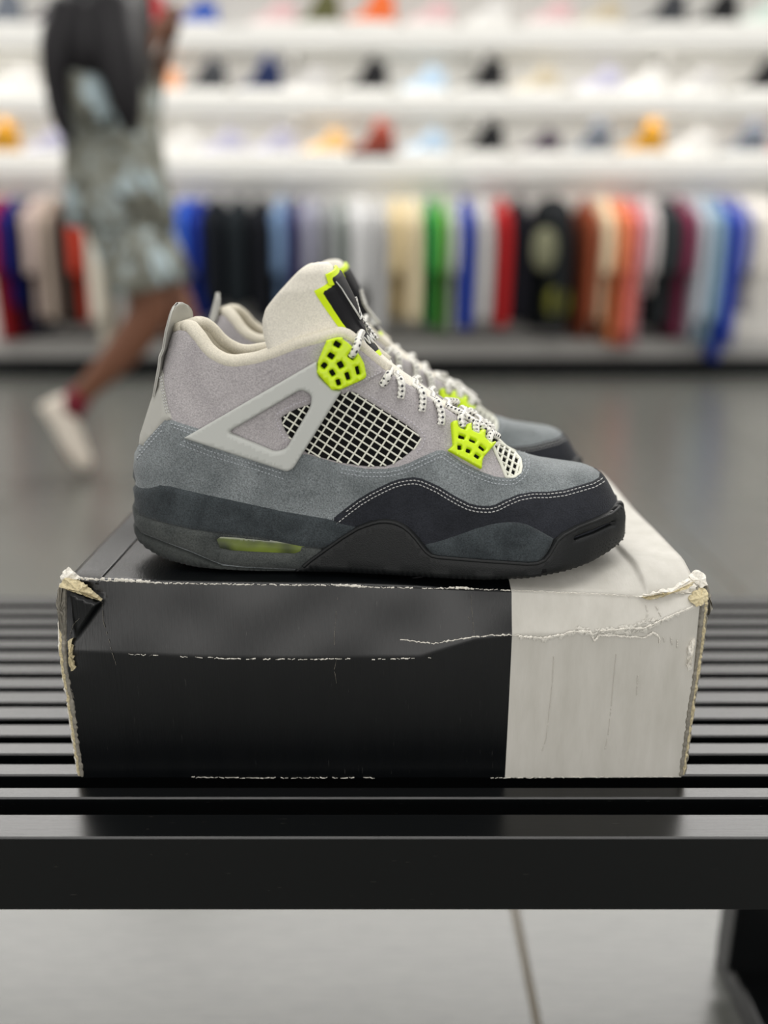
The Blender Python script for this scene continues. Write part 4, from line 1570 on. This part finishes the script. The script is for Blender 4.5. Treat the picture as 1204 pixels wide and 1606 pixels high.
def tongue_patch(name, side, topl, blo, h, mat, inset=0.0, na=18, nb=22):
    """side: two (a, b) points of its slanted long edge; topl: two (a, b) points of its top edge"""
    (a1, b1), (a2, b2) = side
    (ta, tb), (tc, td) = topl
    vs, fs = [], []
    am_ = lambda b_: a2 + (a1 - a2) * (b_ - b2) / (b1 - b2) - inset * 0.9
    top_ = lambda a: tb + (td - tb) * (abs(a) - ta) / (tc - ta) - inset * 0.45
    for i in range(na + 1):
        q_ = -1 + 2 * i / na
        bt = b1
        for _ in range(8):
            bt = min(0.985, top_(q_ * am_(bt)))
        for j in range(nb + 1):
            b_ = blo + (bt - blo) * j / nb
            a = q_ * am_(b_)
            n_ = t_eval(TN, a, b_)
            edge = min(i, na - i, j, nb - j)
            vs.append(t_eval(TG, a, b_) + n_ * (h if edge > 0 else h - 0.0009))
    for i in range(na):
        for j in range(nb):
            k = i * (nb + 1) + j
            fs.append((k, k + nb + 1, k + nb + 2, k + 1))
    q = MB()
    q.add(vs, fs)
    put(name, q, mat)


def ab(u, v):
    r_ = to_ab((u, v))
    return abs(float(r_[0])), float(r_[1])


S1, S2, T1, S3, T3 = ab(492, 456), ab(532, 515), ab(517, 441), ab(508, 431), ab(522, 422)
dS = (S1[0] - S2[0]) / (S1[1] - S2[1])
tongue_patch('label_border', (S1, S2), (S1, T1), 0.37, 0.0011, 'lime_edge')
tongue_patch('label', (S1, S2), (S1, T1), 0.385, 0.0016, 'label_black', 0.05)
S3b = (S3[0] - dS * 0.3, S3[1] - 0.3)
tongue_patch('label_border', (S3, S3b), (S3, T3), T1[1] - 0.03, 0.0019, 'lime_edge')
tongue_patch('label', (S3, S3b), (S3, T3), 0.5, 0.0024, 'label_black', 0.055)


# white leaping-figure emblem and script line on the label
def on_label(a, b_, h=0.0029):
    return t_eval(TG, a, b_) + t_eval(TN, a, b_) * h


q = MB()
limbs = [([(0.0, 0.70), (0.02, 0.66), (0.03, 0.62)], 0.0022), ([(0.0, 0.73), (0.0, 0.745)], 0.0021), ([(0.02, 0.70), (0.14, 0.74), (0.24, 0.80)], 0.0011), ([(-0.02, 0.70), (-0.10, 0.67), (-0.17, 0.65)], 0.0010),
         ([(0.03, 0.63), (0.15, 0.60), (0.27, 0.57)], 0.0014), ([(0.02, 0.62), (-0.12, 0.585), (-0.26, 0.585)], 0.0014), ([(0.24, 0.80), (0.25, 0.815)], 0.0019)]
for pts, r_ in limbs:
    pts = [(a * 0.5, 0.62 + (b_ - 0.66) * 0.5) for a, b_ in pts]
    r_ *= 0.6
    q.tube([on_label(a, b_) for a, b_ in catmull(pts, 3)] if len(pts) > 2 else [on_label(*p) for p in pts], r_, 8, flat=0.3, updir=t_eval(TN, 0, 0.65))
put('emblem', q, 'print_white')
q = MB()
scr = [(-0.33 + 0.66 * k / 60, 0.455 + 0.022 * math.sin(k * 0.95) + (0.02 if k in (6, 7, 24, 25, 40, 41) else 0)) for k in range(61)]
q.tube([on_label(a, b_) for a, b_ in scr], 0.0005, 5)
put('script', q, 'print_white')
lab = MB()
lab.tube([on_label(*to_ab(p), 0.0031) for p in [(520, 444), (528, 454), (538, 470), (548, 486), (556, 500)]], [0.00025, 0.0003, 0.0004, 0.0006, 0.0006], 6)
put('label_fold', lab, 'print_white')


# laces
def lace(pts, h=2.0, peak=None, r=0.0021, name='lace', mirror_across=True, hole_in=True):
    """pts go from the eyelet up to the ridge; the lace then crosses the tongue to the other side"""
    P = []
    for i, p in enumerate(pts[:-1]):
        ut = to_ut(p)
        ut[1] = min(ut[1], 0.99)
        P.append(surf(ut[0], ut[1], ((0.6 if i == 0 else h) + 1.8) / 1000))
    P.append(loc(*pts[-1], -0.0125))
    e = P[-1]
    full = P + [np.array([e[0] + 0.0008, 0.0, e[2] + 0.0006])]
    rest = [p * np.array([1, -1, 1]) for p in full[:-1]][::-1]
    path = catmull(full + rest, 5)
    q = MB()
    q.tube(path, r, 10)
    put(name, q, 'lace', uv=True)


LACES = [
    [(599, 604), (603, 597), (608, 588), (611, 583)],
    [(628, 624), (629, 612), (627, 598), (621, 590)],
    [(661, 645), (662, 630), (659, 615), (651, 607)],
    [(691, 666), (691, 652), (685, 634), (677, 626)],
    [(725, 670), (721, 658), (713, 645), (704, 640)],
    [(746, 679), (745, 667), (738, 657), (731, 653)],
    [(766, 692), (768, 683), (763, 673), (756, 668)],
]
for L in LACES:
    lace(L)
# top lace through the upper lock, over the collar piping and up the tongue
ut = to_ut((550, 557))
P = [surf(ut[0], ut[1], 0.0035), loc(556, 550, -0.0325), loc(560.5, 540, -0.0315), loc(562, 531, -0.027), loc(565, 524, -0.016)]
full = P + [np.array([P[-1][0] + 0.0005, 0, P[-1][2]])]
path = catmull(full + [p * np.array([1, -1, 1]) for p in full[:-1]][::-1], 5)
q = MB()
q.tube(path, 0.0021, 10)
put('lace', q, 'lace', uv=True)
q = MB()
q.tube(catmull([on_label(0.05, 0.43, 0.0045), on_label(0.10, 0.5, 0.0040), on_label(0.16, 0.6, 0.0034), on_label(0.12, 0.70, 0.003)], 5), 0.0011, 8)
put('lace', q, 'lace', uv=True)

MESHES = []
for name, vs, fs, mat, parent, uv, st in SHOE:
    me = bpy.data.meshes.new(name)
    me.from_pydata([tuple(map(float, p)) for p in vs], [], [tuple(map(int, f)) for f in fs])
    if uv:
        ul_ = me.uv_layers.new(name='UVMap')
        for lp in me.loops:
            ul_.data[lp.index].uv = uv[lp.vertex_index]
    me.materials.append(M[mat])
    me.polygons.foreach_set('use_smooth', [True] * len(me.polygons))
    me.update()
    MESHES.append((name, me, parent, st))


def make_shoe(location, mirror, label, rz=0.0):
    r = empty('sneaker', location, rz)
    r.scale = (1, -1 if mirror else 1, 1)
    made = {}
    for name, me, parent, st in MESHES:
        o = link(bpy.data.objects.new(name, me), made.get(parent, r) if parent else r)
        made.setdefault(name, o)
        if st:
            o['kind'] = 'stuff'
        if name == 'lace_lock':
            o['label'] = 'neon lime perforated plastic lace lock'
    tag(r, label, 'sneaker', 'pair of sneakers on the shoebox')
    return r


make_shoe(ORG, False, 'grey and slate suede sneaker with neon lace locks, nearest, at the shoebox front edge')
make_shoe((SHOE_X + 0.0005, Y0 + 0.1135, SHOE_Z), True, 'grey and slate suede sneaker of the pair, standing behind the nearer one')

# ---------------------------------------------------------------- the passer-by
M['skin'] = new_mat('brown_skin', (118, 78, 58), 0.55, 0.35)
m = new_mat('camouflage_cloth', (120, 122, 112), 0.9, 0.1)
g = N(m)
v = g.coord()
n1 = g.noise(v, 9.0, 2, 0.5, 1.2)
n2 = g.noise(v, 14.0, 2, 0.5, 0.8)
c = g.ramp(n1, [(0.36, lin((100, 100, 92))), (0.45, lin((134, 134, 122))), (0.54, lin((152, 156, 150))), (0.62, lin((182, 200, 206)))], 'LINEAR')
g.base(g.mix(g.ramp(n2, [(0.58, (0, 0, 0)), (0.62, (1, 1, 1))]), c, lin((92, 92, 84))))
M['camo'] = m
M['hair'] = new_mat('black_hair', (26, 24, 27), 0.5, 0.3)
M['sneaker_white'] = new_mat('white_trainer', (226, 216, 202), 0.6, 0.3)
M['sock'] = new_mat('maroon_sock', (120, 40, 52), 0.8, 0.2)
PX, PYY = -0.80, 2.76
person = empty('person', (PX, PYY, 0))
tag(person, 'person with long black hair in grey camouflage clothes walking past the shelves', 'person')


def skin_obj(name, nodes, edges, mat, parent, sub=2):
    me = bpy.data.meshes.new(name)
    me.from_pydata([n[0] for n in nodes], edges, [])
    o = link(bpy.data.objects.new(name, me), parent)
    me.skin_vertices.new(name='') if hasattr(me.skin_vertices, 'new') and not me.skin_vertices else None
    md = o.modifiers.new('skin', 'SKIN')
    md.use_smooth_shade = True
    if not me.skin_vertices:
        bpy.context.view_layer.objects.active = o
    for i, n in enumerate(nodes):
        r_ = n[1] if isinstance(n[1], tuple) else (n[1], n[1])
        me.skin_vertices[0].data[i].radius = r_
        me.skin_vertices[0].data[i].use_root = i == 0
    sd = o.modifiers.new('sub', 'SUBSURF')
    sd.levels = sd.render_levels = sub
    me.materials.append(mat)
    return o


nodes, edges = [], []


def chain(start, pts):
    last = start
    for p, r_ in pts:
        nodes.append((p, r_))
        i = len(nodes) - 1
        if last is not None:
            edges.append((last, i))
        last = i
    return last


pel = chain(None, [((0, 0, 0.90), (0.13, 0.11))])
chest = chain(pel, [((0, 0, 1.03), (0.11, 0.095)), ((-0.005, 0, 1.17), (0.115, 0.10)), ((0.0, 0, 1.29), (0.105, 0.09))])
neck = chain(chest, [((0.02, 0.005, 1.39), 0.048), ((0.035, 0.008, 1.445), 0.046)])
head = chain(neck, [((0.05, 0.012, 1.50), (0.066, 0.072)), ((0.05, 0.014, 1.56), (0.078, 0.088)), ((0.045, 0.012, 1.62), (0.062, 0.07))])
# trailing (near) leg with the heel raised, leading (far) leg
tl = chain(pel, [((0.0, -0.085, 0.84), 0.085), ((0.06, -0.08, 0.66), 0.078), ((0.10, -0.07, 0.525), 0.066), ((0.005, -0.07, 0.40), 0.058), ((-0.155, -0.07, 0.25), 0.034), ((-0.195, -0.07, 0.185), 0.034), ((-0.20, -0.075, 0.09), 0.034), ((-0.17, -0.075, 0.035), 0.026)])
ll_ = chain(pel, [((0.0, 0.085, 0.84), 0.085), ((0.075, 0.085, 0.66), 0.075), ((0.14, 0.085, 0.49), 0.06), ((0.17, 0.085, 0.33), 0.054), ((0.20, 0.085, 0.11), 0.033), ((0.215, 0.085, 0.055), 0.034), ((0.295, 0.09, 0.04), 0.032), ((0.375, 0.095, 0.032), 0.024)])
for sy, el, wr in ((-1, (0.02, -0.215, 1.06), (0.155, -0.07, 1.26)), (1, (0.02, 0.225, 1.06), (0.15, 0.08, 1.25))):
    s_ = chain(chest, [((0.0, sy * 0.11, 1.325), 0.05), ((0.005, sy * 0.175, 1.31), 0.048), (((el[0] + 0.005) / 2, sy * 0.215, 1.18), 0.04), (el, 0.036), (tuple(np.array(el) * 0.45 + np.array(wr) * 0.55), 0.032), (wr, 0.022)])
    d = np.array(wr) - np.array(el)
    d /= np.linalg.norm(d)
    palm = np.array(wr) + d * 0.06
    p_ = chain(s_, [(tuple(palm), (0.026, 0.016))])
    for k in range(4):
        off = np.array([0, 0, 0.022 - 0.0145 * k])
        L0 = (0.028, 0.033, 0.030, 0.023)[k]
        b0 = palm + off + d * 0.018
        chain(p_, [(tuple(b0), 0.0085), (tuple(b0 + d * L0 * 0.9 + np.array([0, -sy * 0.004, -0.004])), 0.008), (tuple(b0 + d * L0 * 1.5 + np.array([0, -sy * 0.012, -0.016])), 0.007), (tuple(b0 + d * L0 * 1.8 + np.array([0, -sy * 0.022, -0.028])), 0.006)])
    chain(p_, [(tuple(palm + np.array([0.0, -sy * 0.02, 0.022])), 0.009), (tuple(palm + d * 0.03 + np.array([0.0, -sy * 0.035, 0.03])), 0.0085), (tuple(palm + d * 0.05 + np.array([0, -sy * 0.04, 0.026])), 0.007)])
skin_obj('body', nodes, edges, M['skin'], person)


def ell(cx, cy, z, rx, ry, n=24, ph=0.0, amp=0.0):
    return [(cx + rx * math.cos(a) * (1 + amp * math.sin(5 * a + ph)), cy + ry * math.sin(a) * (1 + amp * math.sin(5 * a + ph)), z) for a in np.linspace(0, 2 * math.pi, n, endpoint=False)]


q = MB()
q.loft([ell(-0.01, 0, 1.375, 0.07, 0.08), ell(-0.01, 0, 1.36, 0.10, 0.16), ell(0, 0, 1.30, 0.12, 0.20), ell(0, 0, 1.18, 0.128, 0.20, amp=.03), ell(0, 0, 1.02, 0.132, 0.19, ph=1, amp=.04), ell(0.005, 0, 0.88, 0.145, 0.20, ph=2, amp=.05), ell(0.01, 0, 0.76, 0.155, 0.21, ph=2.4, amp=.06), ell(0.01, 0, 0.755, 0.14, 0.195, ph=2.4, amp=.06)])
q.build('shirt', M['camo'], person)
for sy in (-1, 1):
    q = MB()
    q.tube(catmull([(0, sy * 0.12, 1.315), (0.005, sy * 0.185, 1.285), (0.012, sy * 0.215, 1.18), (0.025, sy * 0.217, 1.06), (0.06, sy * 0.15, 1.13), (0.085, sy * 0.10, 1.18)], 4), [0.066] * 11 + [0.06] * 4 + [0.055] * 6, 14)
    q.build('shirt_sleeve', M['camo'], person)
q = MB()
q.loft([ell(0, 0, 0.93, 0.12, 0.155), ell(0, 0, 0.82, 0.125, 0.17), ell(0.02, 0, 0.77, 0.125, 0.17)])
for pts in ([(0.0, -0.085, 0.84), (0.035, -0.085, 0.73), (0.06, -0.08, 0.64), (0.075, -0.078, 0.575)], [(0.0, 0.085, 0.84), (0.035, 0.085, 0.74), (0.07, 0.085, 0.65), (0.098, 0.085, 0.575)]):
    q.tube(pts, [0.1, 0.1, 0.1, 0.103], 16)
q.build('shorts', M['camo'], person)
# long hair falling down the back and over the shoulders
q = MB()
q.loft([ell(0.03, 0.012, 1.70, 0.03, 0.03), ell(0.025, 0.012, 1.685, 0.085, 0.08), ell(0.02, 0.01, 1.62, 0.112, 0.105), ell(0.01, 0.008, 1.54, 0.118, 0.112), ell(0.02, -0.02, 1.44, 0.115, 0.15), ell(0.035, -0.07, 1.34, 0.115, 0.19), ell(0.04, -0.10, 1.24, 0.115, 0.21), ell(0.035, -0.11, 1.15, 0.108, 0.21), ell(0.03, -0.11, 1.125, 0.075, 0.16)])
for pts, rr_ in (([(-0.02, -0.22, 1.29), (-0.05, -0.25, 1.19), (-0.065, -0.25, 1.09), (-0.06, -0.25, 1.02), (-0.04, -0.25, 0.97)], [0.06, 0.05, 0.034, 0.026, 0.01]),
                 ([(0.085, -0.23, 1.29), (0.105, -0.27, 1.19), (0.118, -0.28, 1.11), (0.125, -0.28, 1.04), (0.13, -0.28, 0.99)], [0.075, 0.066, 0.052, 0.036, 0.012]),
                 ([(-0.08, 0.08, 1.2), (-0.12, 0.08, 1.08), (-0.12, 0.08, 0.98)], [0.07, 0.05, 0.015])):
    q.tube(catmull(pts, 4), list(np.interp(np.linspace(0, 1, (len(pts) - 1) * 4 + 1), np.linspace(0, 1, len(pts)), rr_)), 12)
q.build('hair', M['hair'], person)


def trainer(name, heel, toe, updir, parent):
    heel, toe, up = (np.array(x, float) for x in (heel, toe, updir))
    d = toe - heel
    L = np.linalg.norm(d)
    d /= L
    up -= d * up.dot(d)
    up /= np.linalg.norm(up)
    sd = np.cross(up, d)
    q = MB()
    rows = []
    for k, (s, w_, h0, h1) in enumerate(((-0.0, 0.008, 0.006, 0.05), (0.02, 0.03, 0.0, 0.085), (0.12, 0.036, 0, 0.10), (0.3, 0.037, 0, 0.10), (0.45, 0.04, 0, 0.078), (0.65, 0.046, 0, 0.06), (0.85, 0.043, 0.002, 0.05), (0.96, 0.03, 0.006, 0.04), (1.0, 0.01, 0.014, 0.028))):
        c = heel + d * s * L
        r_ = []
        for a in np.linspace(0, 2 * math.pi, 14, endpoint=False):
            ca, sa = math.cos(a), math.sin(a)
            hh = (h0 + h1) / 2 + (h1 - h0) / 2 * np.sign(sa) * abs(sa) ** (0.6 if sa < 0 else 0.9)
            r_.append(c + sd * w_ * np.sign(ca) * abs(ca) ** 0.7 + up * hh)
        rows.append(r_)
    q.loft(rows)
    return q.build(name, M['sneaker_white'], parent)


trainer('worn_shoe', (-0.285, -0.072, 0.225), (-0.17, -0.075, 0.008), (0.9, 0, 0.45), person)
trainer('worn_shoe', (0.145, 0.085, 0.003), (0.405, 0.10, 0.003), (0, 0, 1), person)
q = MB()
q.tube([(-0.185, -0.07, 0.205), (-0.165, -0.07, 0.24), (-0.145, -0.07, 0.265)], [0.04, 0.039, 0.039], 14)
q.build('sock', M['sock'], person)
